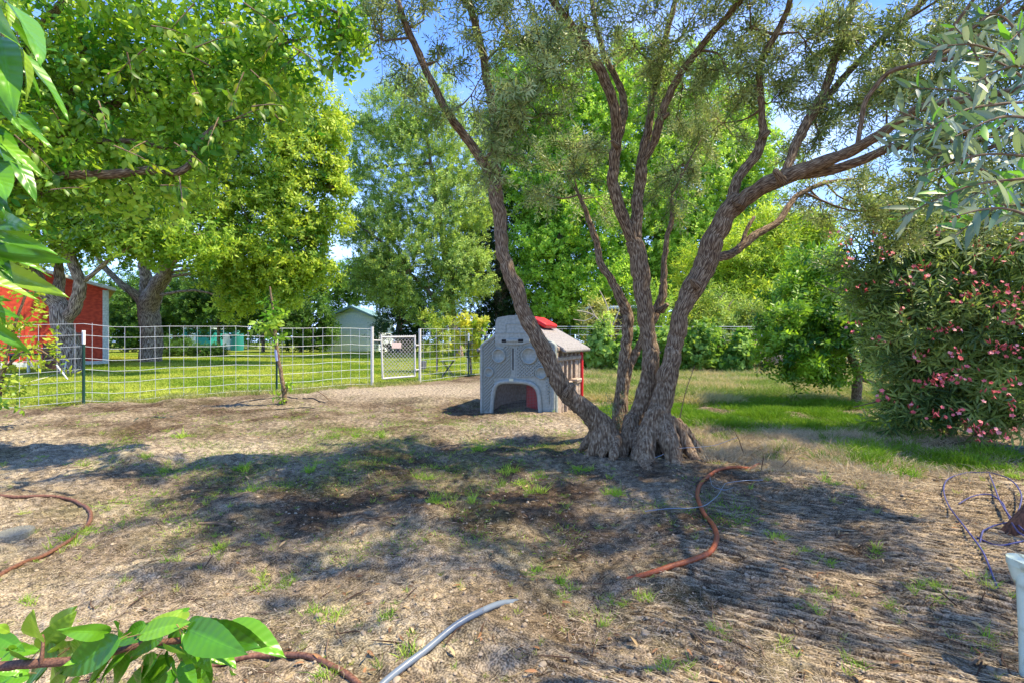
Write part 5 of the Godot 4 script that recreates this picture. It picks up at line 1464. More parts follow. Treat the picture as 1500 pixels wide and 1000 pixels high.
	for i in 4:
		var mb := MB.new(); mb.box(O + u * 0.2 - nrm * (D - 0.03) + Vector3(0, 0.12 + i * 0.17, 0), Vector3(0.3, 0.13, 0.03), xf.basis, 0.01); done("inner_board", mb, brown, t)
	# right wall: sill, posts, window opening, panels
	var rx := O + u * (W - 0.03)
	var pz := [0.09, 0.36, 0.60, 0.86, 1.12, 1.36]
	for z in pz:
		var mb := MB.new(); mb.box(rx - nrm * z + Vector3(0, 0.57, 0), Vector3(0.07, 1.13, 0.075), xf.basis, 0.012); done("wall_stud", mb, brown, t)
	for i in 5:
		var z: float = (pz[i] + pz[i + 1]) * 0.5
		var w: float = pz[i + 1] - pz[i] - 0.075
		if i == 1 or i == 2 or i == 3: continue
		var mb := MB.new(); mb.box(rx - nrm * z + Vector3(0, 0.24, 0), Vector3(0.04, 0.46, w), xf.basis, 0.008); done("lower_panel", mb, brown, t)
		if i == 0 or i == 4:
			var m2 := MB.new(); m2.box(rx - nrm * z + Vector3(0, 0.72, 0), Vector3(0.04, 0.48, w), xf.basis, 0.008); done("upper_panel", m2, brown, t)
	for y in [0.50, 0.93, 1.09]:
		var mb := MB.new(); mb.box(rx - nrm * (D * 0.5) + Vector3(0, y, 0) + u * 0.012, Vector3(0.085, 0.07, D - 0.1), xf.basis, 0.012); done("wall_rail", mb, brown, t)
	var shelf := MB.new(); shelf.box(rx - nrm * 0.98 + Vector3(0, 0.545, 0) + u * 0.07, Vector3(0.14, 0.05, 0.3), xf.basis, 0.012); done("window_sill", shelf, brown, t)
	var rp := MB.new()
	var r0 := rx - nrm * (D + 0.02) + u * 0.03
	rp.tube([r0, r0 + Vector3(0, 0.5, 0) + u * 0.01, r0 + Vector3(0, 1.12, 0)], [0.035, 0.033, 0.035], 10); done("red_post", rp, red, t)
	# roof: planks from ridge to eave on both slopes, red ridge cap
	var rg := 1.50; var ev := 1.10
	var roofm := rough_mat([[0.25, Color(0.46, 0.44, 0.43)], [0.7, Color(0.60, 0.58, 0.56)]], 0.02, Vector3(2, 2, 2), 0.6, 0.6)
	for s in [-1, 1]:
		var top: Vector3 = O + u * (W * 0.5) + Vector3(0, rg, 0); var low: Vector3 = O + u * (W * 0.5 + s * (W * 0.5 + 0.10)) + Vector3(0, ev - 0.02, 0)
		var sl2: Vector3 = (low - top)
		var bs := Basis(sl2.normalized(), nrm.cross(sl2.normalized()).normalized() * 1.0, nrm)
		bs.y = bs.z.cross(bs.x)
		for i in 8:
			var z := 0.10 + (i + 0.5) * (D + 0.06) / 8.0
			var mb := MB.new()
			mb.box((top + low) * 0.5 - nrm * z, Vector3(sl2.length(), 0.045 + 0.004 * (i % 2), (D + 0.06) / 8.0 - 0.012), bs, 0.012)
			done("roof_plank", mb, roofm, t)
		var ub := MB.new()
		ub.box((top + low) * 0.5 - nrm * (D * 0.5 + 0.13) - Vector3(0, 0.03, 0), Vector3(sl2.length() - 0.01, 0.03, D + 0.02), bs, 0.004)
		done("roof_deck", ub, roofm, t)
		var em := MB.new()
		rod(em, low - nrm * 0.08 - Vector3(0, 0.02, 0), low - nrm * (D + 0.17) - Vector3(0, 0.02, 0), 0.035, 10)
		done("eave_roll", em, roofm, t)
	for s in [-1, 1]:
		var mb := MB.new()
		var c: Vector3 = O + u * (W * 0.5 + s * 0.13) - nrm * 0.92 + Vector3(0, rg + 0.035, 0)
		mb.box(c, Vector3(0.31, 0.085, 0.62), Basis(nrm, -s * 0.50) * xf.basis, 0.02)
		done("ridge_cap", mb, red, t)

# ------------------------------------------------------------------ hoses, pipes, rope, chair, small things
func hose(called: String, label: String, cat: String, px: Array, r: float, m: Material, lift := 0.8) -> void:
	var p := []
	for q in px: p.append(GP(q[0], q[1]))
	var s := smooth_path(p, 0.03)
	for i in s.size(): s[i].y = gfine(s[i].x, s[i].z) + r * lift
	for k in 3:
		for i in range(1, s.size() - 1): s[i].y = maxf((s[i - 1].y + s[i].y + s[i + 1].y) / 3.0, gy(s[i].x, s[i].z) + r * 0.3)
	for i in 8:
		var dip := r * 2.4 * pow(1.0 - i / 8.0, 2.0)
		s[i].y -= dip
		s[s.size() - 1 - i].y -= dip
	for q in s: hose_pts.append(Vector2(q.x, q.z))
	var mb := MB.new()
	mb.tube(s, smooth_rad([r, r], s.size()), 10)
	tag(done(called, mb, m), label, cat)
func yard_things() -> void:
	var rr := RandomNumberGenerator.new(); rr.seed = 909
	var hb := rough_mat([[0.3, Color(0.34, 0.21, 0.15)], [0.7, Color(0.52, 0.36, 0.27)]], 0.03, Vector3(4, 4, 4), 0.4, 0.6)
	var ho := rough_mat([[0.35, Color(0.52, 0.25, 0.12)], [0.6, Color(0.68, 0.36, 0.19)], [0.75, Color(0.50, 0.27, 0.16)]], 0.03, Vector3(3, 3, 3), 0.4, 0.55)
	hose("garden_hose", "brown garden hose curving in a loop on the bare soil at left", "hose", [[-60, 728], [0, 728], [70, 729], [110, 737], [132, 752], [125, 772], [100, 795], [50, 822], [0, 848], [-60, 880]], 0.011, hb)
	hose("garden_hose", "brown hose end emerging from under the leafy cherry branch", "hose", [[250, 985], [330, 975], [380, 968], [430, 966], [475, 975], [510, 992], [535, 1015], [550, 1050]], 0.0105, hb)
	hose("garden_hose", "orange brown hose snaking in an S from the olive roots", "hose", [[1125, 680], [1075, 686], [1045, 695], [1026, 710], [1022, 730], [1030, 752], [1045, 775], [1050, 795], [1040, 815], [1010, 830], [960, 840], [915, 848]], 0.014, ho)
	hose("grey_pipe", "grey plastic pipe lying half buried in the foreground soil", "pipe", [[520, 1035], [560, 1000], [610, 965], [660, 930], [705, 903], [745, 886], [768, 882]], 0.0125, mat(Color(0.42, 0.46, 0.50), 0.35), 0.9)
	var blk := mat(Color(0.10, 0.09, 0.085), 0.6)
	hose("drip_line", "black drip line curving behind the tagged sapling", "pipe", [[340, 592], [380, 585], [420, 582], [455, 584], [480, 590]], 0.012, blk)
	hose("drip_line", "black drip line lying straight in front of the tagged sapling", "pipe", [[395, 599], [430, 599], [470, 597]], 0.010, blk)
	hose("drip_line", "thin dark drip line in the weeds near the left fence post", "pipe", [[195, 616], [225, 612], [255, 611]], 0.009, mat(Color(0.16, 0.24, 0.18), 0.6))
	# blue rope
	var blue := rough_mat([[0.3, Color(0.12, 0.11, 0.36)], [0.6, Color(0.22, 0.23, 0.46)], [0.85, Color(0.48, 0.52, 0.64)]], 0.08, Vector3(14, 14, 14), 0.8, 0.6)
	var rope := thing("rope", "tangled blue rope looped on the ground beside the leaning plank", "rope", GP(1440, 760))
	for path in [[[1462, 866, 0], [1455, 850, 0.02], [1440, 815, 0.04], [1415, 780, 0.05], [1390, 745, 0.05], [1383, 720, 0.06], [1392, 704, 0.06], [1420, 695, 0.05], [1450, 696, 0.06], [1480, 708, 0.1], [1497, 735, 0.15], [1490, 762, 0.1]],
		[[1405, 742, 0.02], [1425, 732, 0.06], [1450, 730, 0.08], [1468, 742, 0.1], [1480, 770, 0.12], [1494, 790, 0.1], [1515, 800, 0.05]],
		[[1450, 698, 0.06], [1458, 720, 0.07], [1465, 740, 0.1], [1480, 765, 0.12], [1500, 785, 0.1]],
		[[1436, 800, 0.0], [1440, 785, 0.03], [1460, 775, 0.06], [1485, 772, 0.1], [1520, 765, 0.1]],
		[[1430, 790, 0.0], [1460, 803, 0.01], [1490, 800, 0.02], [1530, 790, 0.02]]]:
		var p := []
		for q in path: p.append(GP(q[0], q[1] + q[2] * 50.0) + Vector3(0, q[2] * 0.4 + 0.016, 0))
		var s := smooth_path(p, 0.02)
		var mb := MB.new(); mb.tube(s, smooth_rad([0.0045, 0.0045], s.size()), 6)
		done("strand", mb, blue, rope)
	var pk := MB.new()
	var pb := GP(1478, 782)
	pk.box(pb + Vector3(0.14, 0.16, 0.02), Vector3(0.10, 0.52, 0.05), Basis(Vector3(0, 0, 1), -0.75), 0.006)
	tag(done("plank", pk, rough_mat([[0.3, Color(0.28, 0.18, 0.13)], [0.7, Color(0.46, 0.31, 0.22)]], 0.02, Vector3(6, 1, 6), 1.5, 0.85)), "weathered brown plank leaning among the blue rope", "plank")
	var bb := MB.new()
	var b2 := GP(1490, 664)
	bb.box(b2 + Vector3(0.1, 0.035, 0), Vector3(0.62, 0.07, 0.16), Basis(Vector3.UP, -0.15), 0.008)
	tag(done("timber", bb, rough_mat([[0.3, Color(0.26, 0.28, 0.24)], [0.7, Color(0.46, 0.48, 0.42)]], 0.02, Vector3(1, 6, 6), 1.2, 0.85)), "grey green timber lying under the oleander", "timber")
	# white plastic chair, mostly outside the picture on the right
	var ch := thing("plastic_chair", "dirty white plastic chair at the lower right edge, arm and leg showing", "chair", on_ground(1508, 1.66))
	var cm := rough_mat([[0.15, Color(0.66, 0.68, 0.58)], [0.4, Color(0.79, 0.84, 0.75)], [0.8, Color(0.82, 0.87, 0.79)]], 0.01, Vector3(1.5, 1.5, 1.5), 0.15, 0.4)
	var cb := ch.position
	for q in [[0.0, 0.0], [0.50, 0.02]]:
		var lg := MB.new()
		var a := cb + Vector3(q[0], -0.02, q[1])
		lg.tube(smooth_path([a, a + Vector3(0.003, 0.18, -0.004), a + Vector3(0.008, 0.36, -0.012), a + Vector3(0.015, 0.40, -0.02)], 0.03), smooth_rad([0.024, 0.025, 0.028, 0.03], 15), 14)
		done("front_leg", lg, cm, ch)
		var bk := MB.new()
		var b3 := cb + Vector3(q[0] + 0.03, -0.02, q[1] + 0.48)
		bk.tube([b3, b3 + Vector3(0.0, 0.4, -0.06), b3 + Vector3(0.0, 0.78, 0.03)], [0.025, 0.026, 0.02], 10)
		done("rear_leg", bk, cm, ch)
		var am := MB.new()
		var s := cb + Vector3(q[0] + 0.015, 0.395, q[1] - 0.03)
		var prof := PackedVector2Array()
		for i in 13:
			var an := PI + PI * i / 12.0
			prof.append(Vector2(cos(an) * 0.045, sin(an) * 0.045))
		prof.append(Vector2(0.04, 0.5)); prof.append(Vector2(-0.04, 0.5))
		am.prism(prof, Transform3D(Basis(Vector3(1, 0, 0), Vector3(0, 0, 1), Vector3(0, 1, 0)), s - Vector3(0, 0.012, 0)), 0.024)
		am.tube(smooth_path([s + Vector3(0, -0.075, 0.0), s + Vector3(0, -0.03, 0.0), s + Vector3(0, 0.012, 0)], 0.015), smooth_rad([0.026, 0.040, 0.046], 6), 16)
		done("arm", am, cm, ch)
	var seat := MB.new(); seat.box(cb + Vector3(0.27, 0.28, 0.26), Vector3(0.42, 0.03, 0.42), Basis(Vector3.RIGHT, 0.06), 0.012); done("seat", seat, cm, ch)
	for i in 5:
		var mb := MB.new(); mb.box(cb + Vector3(0.11 + i * 0.08, 0.55, 0.52), Vector3(0.055, 0.46, 0.015), Basis(Vector3.RIGHT, 0.2), 0.006); done("back_slat", mb, cm, ch)
	# irrigation lid
	var lid := MB.new()
	var lp := GP(22, 785)
	lid.lathe(lp + Vector3(0, 0.0, 0), Basis(Vector3.RIGHT, 0.05), [Vector2(0.085, -0.02), Vector2(0.085, 0.018), Vector2(0.078, 0.024), Vector2(0.066, 0.020), Vector2(0.0, 0.021)], 26)
	tag(done("round_lid", lid, rough_mat([[0.3, Color(0.36, 0.36, 0.32)], [0.7, Color(0.50, 0.50, 0.46)]], 0.04, Vector3(4, 4, 4), 0.8, 0.8)), "small round grey cover lying inside the hose loop", "cover")
	# tagged sapling
	var sp := thing("sapling", "thin young tree with pale blue trunk tag inside the fence", "sapling", on_ground(418, 8.85))
	var sm := MB.new(); var pts := []
	for q in [[[418, 594, 8.85, 7], [414, 560, 8.85, 6], [408, 530, 8.85, 5], [404, 500, 8.85, 5], [400, 460, 8.85, 4], [395, 420, 8.85, 2]], [[404, 495, 8.85, 3], [385, 470, 8.85, 2]], [[416, 580, 8.85, 3], [422, 565, 8.8, 2]]]: pts.append_array(limb(sm, q, 0.05, 10, 0.08))
	done("stem", sm, M.bark, sp)
	var tg := MB.new(); tg.lathe(P(406.5, 528, 8.85), aim(P(405, 512, 8.85) - P(407, 528, 8.85), 0), [Vector2(0.034, 0.0), Vector2(0.036, 0.1), Vector2(0.034, 0.21)], 14); done("trunk_tag", tg, mat(Color(0.66, 0.70, 0.84), 0.5), sp)
	var bigl := [sprig(8, 0.16, 0.07, 0.16, 0.9, 4, 71, 1.6), sprig(7, 0.15, 0.065, 0.14, 1.0, 4, 72, 1.6)]
	crown(sp, "crown", bigl, M.leaf_gloss, blobs_px([[400, 492, 8.8, 12, 6], [385, 474, 8.8, 14, 6], [404, 465, 8.8, 14, 6], [393, 450, 8.8, 12, 4], [422, 568, 8.75, 6, 2], [414, 578, 8.8, 5, 2]]), Color(0.09, 0.23, 0.02), Color(0.26, 0.40, 0.04), 0.75, 1.0, 501)
	# little folding table, bucket, tap post beyond the gate
	var ft := thing("folding_table", "small folding table with crossed legs on the lawn", "table", on_ground(656, 14.6))
	var dk := mat(Color(0.22, 0.25, 0.24), 0.5, 0.3)
	var c := ft.position
	var tt := MB.new(); tt.box(c + Vector3(0, 0.52, 0), Vector3(0.42, 0.025, 0.36), Basis(Vector3(0, 0, 1), 0.03), 0.005); done("top", tt, mat(Color(0.50, 0.52, 0.48), 0.6), ft)
	for z in [-0.14, 0.14]:
		for s in [-1, 1]:
			var mb := MB.new(); rod(mb, c + Vector3(-0.2 * s, 0.0, z), c + Vector3(0.17 * s, 0.51, z), 0.012, 6); done("leg", mb, dk, ft)
	var bp := P(619, 540, 13.4)
	var bu := thing("bucket", "grey metal bucket hanging on the fence right of the gate", "bucket", bp)
	var bm := MB.new(); bm.lathe(bp, Basis(), [Vector2(0.0, 0.002), Vector2(0.09, 0.0), Vector2(0.115, 0.22), Vector2(0.12, 0.23), Vector2(0.108, 0.225), Vector2(0.085, 0.01)], 18); done("pail", bm, mat(Color(0.52, 0.55, 0.57), 0.35, 0.5), bu)
	var bh := MB.new(); bh.tube(smooth_path([bp + Vector3(-0.115, 0.22, 0), bp + Vector3(0, 0.36, 0), bp + Vector3(0.115, 0.22, 0)], 0.02), smooth_rad([0.004, 0.004], 19), 5, null, 0, false); done("handle", bh, dk, bu)
	var tp := thing("tap_post", "slim white tap post standing on the lawn by the playhouse", "post", on_ground(685, 16.4))
	var tm := MB.new(); rod(tm, tp.position, tp.position + Vector3(0, 0.5, 0), 0.03, 8); done("pipe", tm, M.white_pipe, tp)
	var th := MB.new(); th.box(tp.position + Vector3(0, 0.65, 0), Vector3(0.09, 0.3, 0.09), Basis(), 0.02); done("tap", th, dk, tp)
	# sticks and loose wire
	var k := 0
	for q in [[[463, 570], [484, 588], 0.16], [[290, 755], [340, 772], 0.01], [[855, 655], [870, 640], 0.1]]:
		var a := GP(q[1][0], q[1][1]); var b := GP(q[0][0], q[0][1] + 14) + Vector3(0, q[2], 0)
		var mb := MB.new(); mb.tube([a, a.lerp(b, 0.5) + Vector3(0.01, 0.015, 0), b], [0.012, 0.01, 0.007], 7, nr, 0.1)
		tag(done("stick", mb, M.bark), ["dead stick poking up from soil right of the sapling", "dark dry stick lying in the olive's shade", "bent twig at the foot of the left olive trunk"][k], "stick")
		k += 1
	var wm := mat(Color(0.56, 0.60, 0.66), 0.35, 0.6)
	var wires := [["thin loose wire looped over the olive roots", [[935, 675, 4.5, 0.12], [965, 668, 4.4, 0.16], [985, 658, 4.4, 0.2], [1010, 655, 4.5, 0.2], [1045, 652, 4.7, 0.12], [1080, 640, 4.9, 0.05]]],
		["thin pale wire crossing the orange hose", [[945, 750, 0, 0.01], [980, 747, 0, 0.02], [1010, 747, 0, 0.03], [1030, 744, 0, 0.03], [1050, 732, 0, 0.05], [1065, 710, 0, 0.04], [1090, 706, 0, 0.03], [1118, 704, 0, 0.02]]],
		["bent grey wire lying right of the hose bend", [[1040, 700, 0, 0.02], [1045, 715, 0, 0.04], [1060, 722, 0, 0.05], [1075, 715, 0, 0.02]]]]
	for w in wires:
		var p := []
		for q in w[1]:
			var g := GP(q[0], q[1] + q[3] * 120.0) if q[2] == 0 else P(q[0], q[1], q[2])
			p.append(g + Vector3(0, q[3] if q[2] == 0 else 0.0, 0))
		var s := smooth_path(p, 0.02)
		var mb := MB.new(); mb.tube(s, smooth_rad([0.0028, 0.0028], s.size()), 5)
		tag(done("loose_wire", mb, wm), w[0], "wire")
	var sh := thing("dead_stem", "thin dark leafless stem leaning beside the right olive trunk", "stem", on_ground(990, 5.6))
	var dm := MB.new(); dm.tube(smooth_path([on_ground(990, 5.6), P(1003, 580, 5.6), P(1018, 535, 5.6)], 0.05), smooth_rad([0.008, 0.004], 12), 5, null, 0, false)
	for i in 7: 
		var a := P(994 + i * 3.2, 610 - i * 11, 5.6); dm.tube([a, a + Vector3(rr.randfn() * 0.05, 0.04, rr.randfn() * 0.05)], [0.003, 0.0015], 4, null, 0, false)
	done("stem", dm, M.bark, sh)
	# dried weeds stems in the straw patch
	k = 0
	for q in [[[1115, 690], [1118, 662]], [[1090, 665], [1075, 630]], [[1140, 690], [1160, 668]]]:
		var a := GP(q[0][0], q[0][1]); var b := P(q[1][0], q[1][1], -a.z)
		var mb := MB.new(); mb.tube([a, a.lerp(b, 0.6) + Vector3(0.01, 0.01, 0), b], [0.005, 0.004, 0.002], 5)
		tag(done("dry_stem", mb, mat(Color(0.36, 0.27, 0.18), 0.9)), ["dry upright weed stem just beyond the orange hose end", "tall dry weed stem close to the olive's right roots", "dry weed stem leaning right, furthest from the olive"][k], "stem", "dry weed stems in the straw")
		k += 1

# ------------------------------------------------------------------ grass, straw, litter
func blades(n: int, radius: float, tall: float, wid: float, lean: float, sd: int, tip := 1.25) -> ArrayMesh:
	var r := RandomNumberGenerator.new(); r.seed = sd
	var mb := MB.new()
	for i in n:
		var a := r.randf() * TAU
		var p := Vector3(cos(a), 0, sin(a)) * radius * sqrt(r.randf())
		var d := Vector3(r.randfn() * lean, 1, r.randfn() * lean).normalized() + p.normalized() * lean * 0.6
		var h := tall * r.randf_range(0.5, 1.25)
		var s := d.cross(Vector3(r.randfn(), 0.1, r.randfn())).normalized() * wid * 0.5
		var bend := Vector3(r.randfn(), 0, r.randfn()) * h * lean * 0.5
		var b := r.randf_range(0.75, 1.2)
		mb.col = Color(b, b, b)
		var q0 := mb.vert(p - s); var q1 := mb.vert(p + s)
		var m := p + d * h * 0.55 + bend * 0.3
		var q2 := mb.vert(m - s * 0.8); var q3 := mb.vert(m + s * 0.8)
		mb.col = Color(b * tip, b * tip * 0.96, b)
		var q4 := mb.vert(p + d * h + bend - Vector3(0, h * lean * 0.3, 0))
		mb.tri(q0, q1, q3); mb.tri(q0, q3, q2); mb.tri(q2, q3, q4)
	return mb.mesh()
func litter(n: int, radius: float, len: float, wid: float, sd: int) -> ArrayMesh:
	var r := RandomNumberGenerator.new(); r.seed = sd
	var mb := MB.new()
	for i in n:
		var p := Vector3(r.randf_range(-1, 1), 0, r.randf_range(-1, 1)) * radius
		p.y = r.randf_range(0.0, 0.006)
		var a := r.randf() * TAU
		var d := Vector3(cos(a), r.randfn() * 0.08, sin(a)) * len * r.randf_range(0.4, 1.4)
		var s := d.cross(Vector3(r.randfn() * 0.6, 1, r.randfn() * 0.6)).normalized() * wid * r.randf_range(0.5, 1.3) * 0.5
		var b := r.randf_range(0.45, 1.25)
		mb.col = Color(b, b * r.randf_range(0.9, 1.0), b * r.randf_range(0.75, 1.0))
		var m := p + d * 0.5 + Vector3(r.randfn(), absf(r.randfn()) * 0.6, r.randfn()) * len * 0.08
		var q0 := mb.vert(p - s * 0.6); var q1 := mb.vert(p + s * 0.6); var q2 := mb.vert(m - s); var q3 := mb.vert(m + s); var q4 := mb.vert(p + d)
		mb.tri(q0, q1, q3); mb.tri(q0, q3, q2); mb.tri(q2, q3, q4)
	return mb.mesh()
func ground_cover() -> void:
	var r := RandomNumberGenerator.new(); r.seed = 77
	var kinds := {"lawn": [blades(70, 0.30, 0.055, 0.012, 0.5, 1), blades(70, 0.30, 0.06, 0.012, 0.5, 2)], "green": [blades(40, 0.13, 0.10, 0.006, 0.45, 3), blades(40, 0.13, 0.12, 0.006, 0.45, 4)],
		"dry": [blades(40, 0.14, 0.11, 0.003, 0.6, 5, 1.3), blades(40, 0.14, 0.085, 0.003, 0.8, 6, 1.3)], "tuft": [blades(18, 0.028, 0.075, 0.004, 0.5, 7), blades(12, 0.02, 0.10, 0.004, 0.4, 8), blades(24, 0.05, 0.05, 0.0045, 0.7, 9)],
		"far": [blades(50, 0.30, 0.22, 0.012, 0.5, 10), blades(50, 0.30, 0.28, 0.012, 0.5, 11)],
		"straw": [litter(24, 0.12, 0.036, 0.0012, 12), litter(24, 0.12, 0.05, 0.0013, 13), litter(18, 0.12, 0.028, 0.0018, 14)], "sprout": [blades(26, 0.16, 0.03, 0.005, 0.7, 15), blades(20, 0.14, 0.035, 0.005, 0.7, 16)]}
	var X := {}; var C := {}
	for k in kinds:
		X[k] = []; C[k] = []
		for m in kinds[k]: X[k].append([]); C[k].append([])
	var addp := func(k: String, x: float, z: float, s: float, c: Color, lift := 0.0) -> void:
		var j: int = r.randi() % kinds[k].size()
		var y := gfine(x, z) if z > -16.0 else gy(x, z)
		X[k][j].append(Transform3D(Basis(Vector3.UP, r.randf() * TAU).scaled(Vector3(s, s * r.randf_range(0.8, 1.2), s)), Vector3(x, y + lift, z)))
		C[k][j].append(c)
	# lawn and far grass
	for i in 26000:
		var d := 9.0 + 30.0 * pow(r.randf(), 1.4)
		var x := r.randf_range(-1.2, 1.15) * d
		var q := zones(x, -d)
		if q.lawn > 0.5 and r.randf() < q.lawn:
			var t := clampf(0.5 + nz.get_noise_2d(x * 0.3, d * 0.3) * 0.9 + r.randfn() * 0.15, 0, 1)
			addp.call("lawn", x, -d, r.randf_range(0.8, 1.3) * (1.0 + (d - 9.0) * 0.012), Color(0.20, 0.33, 0.025).lerp(Color(0.52, 0.57, 0.09), t))
		elif q.dry > 0.4 and d > 8.5 and d < 19.0 and x > 0.8:
			var t := clampf(0.5 + nz.get_noise_2d(x * 0.5, d * 0.5) * 1.3 + r.randfn() * 0.2, 0, 1)
			addp.call("far", x, -d, r.randf_range(0.5, 1.0), Color(0.22, 0.34, 0.05).lerp(Color(0.62, 0.52, 0.27), t))
		elif d < 13.0 and x < -0.5 and absf(beyond_fence(x, -d)) < 0.45 and r.randf() < 0.5:
			addp.call("far", x, -d, r.randf_range(0.3, 0.7), Color(0.18, 0.30, 0.03).lerp(Color(0.5, 0.46, 0.2), r.randf()))
	# green strip and dry standing straw on the right
	for i in 30000:
		var d := r.randf_range(3.6, 10.5)
		var x := r.randf_range(0.9, 7.5)
		var q := zones(x, -d)
		if r.randf() < q.green * 0.55:
			addp.call("green", x, -d, r.randf_range(0.6, 1.2), Color(0.10, 0.24, 0.012).lerp(Color(0.26, 0.42, 0.03), clampf(0.5 + r.randfn() * 0.3, 0, 1)))
		elif r.randf() < q.dry * 0.35 and d < 9.5:
			addp.call("dry", x, -d, r.randf_range(0.45, 1.0), Color(0.40, 0.31, 0.18).lerp(Color(0.68, 0.56, 0.36), clampf(0.5 + r.randfn() * 0.3, 0, 1)))
	# straw litter over the soil
	for i in 17000:
		var d := 1.25 + 9.5 * pow(r.randf(), 1.9)
		var x := r.randf_range(-1.3, 1.3) * d
		var w := nz.get_noise_2d(x * 0.8, d * 0.8 + 60.0)
		if w * 1.5 + r.randf() < 0.62 - 0.5 * smoothstep(2.6, 1.5, d + 0.4 * x): continue
		if beyond_fence(x, -d) > 0.3: continue
		var fur := furrow(x, -d)
		if r.randf() < fur * 0.97: continue
		var skip := false
		for hp in hose_pts:
			if absf(hp.x - x) < 0.13 and absf(hp.y + d) < 0.13:
				skip = true
				break
		if skip: continue
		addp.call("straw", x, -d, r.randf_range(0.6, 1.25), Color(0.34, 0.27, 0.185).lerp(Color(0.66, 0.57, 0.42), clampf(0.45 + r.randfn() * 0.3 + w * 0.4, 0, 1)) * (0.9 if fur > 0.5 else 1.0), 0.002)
	# thin green flush in the shade left of the olive
	for i in 5200:
		var d := r.randf_range(2.6, 8.6)
		var x := r.randf_range(-1.1, 0.6) * d * 0.8
		var q := zones(x, -d)
		if beyond_fence(x, -d) > 0.0 or r.randf() > q.weeds * 0.9 + 0.02: continue
		addp.call("sprout", x, -d, r.randf_range(0.5, 1.0), Color(0.12, 0.26, 0.02).lerp(Color(0.30, 0.42, 0.05), r.randf()))
	# tufts: traced ones, then strays
	var traced := [[640, 740], [628, 735], [735, 710], [745, 690], [770, 712], [782, 695], [785, 722], [690, 735], [622, 700], [835, 875], [828, 845], [790, 838], [830, 860], [905, 883], [885, 912], [942, 880], [880, 640], [890, 725], [905, 727], [1145, 795], [1175, 815], [1213, 710], [1120, 640], [1365, 880], [1450, 860], [1390, 877], [1345, 860], [1310, 890], [1205, 880], [1240, 880], [1190, 905], [1160, 960], [1250, 990], [1435, 945], [1060, 935], [980, 985], [1005, 985], [415, 860], [425, 850], [465, 900], [485, 905], [55, 955], [40, 890], [120, 785], [90, 790], [100, 800], [255, 825], [325, 800], [380, 845], [385, 865], [240, 690], [215, 672], [265, 640], [560, 995], [600, 960], [560, 905], [495, 985], [1485, 700], [1340, 700], [1290, 810], [1210, 830], [850, 665], [842, 690], [860, 620], [700, 660], [560, 640], [520, 640], [455, 690], [370, 720], [350, 690]]
	for q in traced:
		var p := GP(q[0], q[1])
		for k in r.randi_range(3, 6):
			addp.call("tuft", p.x + r.randfn() * 0.03, p.z + r.randfn() * 0.03, r.randf_range(0.8, 1.4) * clampf(-p.z / 4.2, 0.5, 1.0), Color(0.17, 0.38, 0.02).lerp(Color(0.44, 0.58, 0.08), r.randf()))
	for i in 1500:
		var d := 1.4 + 7.5 * pow(r.randf(), 1.2)
		var x := r.randf_range(-1.15, 1.15) * d
		if beyond_fence(x, -d) > 0.2 or nz.get_noise_2d(x * 0.7 + 11.0, d * 0.7) < -0.05: continue
		addp.call("tuft", x, -d, r.randf_range(0.35, 0.9) * clampf(d / 4.0, 0.5, 1.0), Color(0.18, 0.36, 0.03).lerp(Color(0.46, 0.50, 0.10), r.randf()))
	var nm := {"lawn": ["lawn_grass", "short bright green lawn grass beyond the wire fence"], "green": ["grass", "lush green grass strip right of the olive tree"], "dry": ["dry_grass", "dry straw coloured grass standing right of the olive trunk"], "tuft": ["grass_tufts", "small green grass tufts scattered over bare soil"], "far": ["tall_grass", "tall yellowing grass along the fences and bushes"], "straw": ["straw_litter", "loose straw and dead leaf litter over the soil"], "sprout": ["weeds", "thin flush of green weeds on shaded soil"]}
	for k in kinds:
		for j in kinds[k].size():
			if X[k][j].size():
				var o := swarm(nm[k][0], kinds[k][j], M.straw if k in ["dry", "straw"] else M.grass, self, X[k][j], C[k][j])
				tag(o, nm[k][1], "", "", "stuff")
	# straw raked along the ridges
	var ridge := []
	for sd in 3:
		var mb := MB.new()
		var q := RandomNumberGenerator.new(); q.seed = 900 + sd
		for i in 9:
			var a := q.randfn() * 0.18
			var dd := Vector3(cos(a), q.randfn() * 0.06, sin(a)) * q.randf_range(0.02, 0.075)
			var p := Vector3(q.randf_range(-0.07, 0.05), q.randf() * 0.004, q.randfn() * 0.005)
			var s := Vector3(-sin(a), 0.3, cos(a)) * 0.0012
			var b := q.randf_range(0.6, 1.25)
			mb.col = Color(b, b * 0.97, b * 0.9)
			var i0 := mb.vert(p - s); var i1 := mb.vert(p + s); var i2 := mb.vert(p + dd + s * 0.6)
			mb.tri(i0, i1, i2)
		ridge.append(mb.mesh())
	var rx := [[], [], []]; var rc := [[], [], []]
	for i in 6500:
		var d := 1.4 + 3.4 * pow(r.randf(), 1.2); var x := r.randf_range(0.2, 4.0)
		if x > d * 1.12 or r.randf() > furrow(x, -d): continue
		var ph := (d + 0.5 * x + nf.get_noise_2d(x * 1.6, -d * 1.6) * 0.022 + nf.get_noise_2d(x * 9.0, -d * 9.0) * 0.003) / 0.056
		d += (0.5 - (ph - floor(ph))) * 0.056 + r.randfn() * 0.006
		var j := r.randi() % 3
		var s := r.randf_range(0.6, 1.1)
		rx[j].append(Transform3D(Basis(Vector3.UP, -0.46 + PI * (r.randi() % 2)).scaled(Vector3(s, s, s)), Vector3(x, gfine(x, -d) + 0.002, -d)))
		rc[j].append(Color(0.30, 0.235, 0.155).lerp(Color(0.60, 0.50, 0.35), r.randf()))
	for j in 3: tag(swarm("raked_straw", ridge[j], M.straw, self, rx[j], rc[j]), "fine straw raked into parallel ridges on the soil", "", "", "stuff")
	# fallen curled leaves
	var lf := []
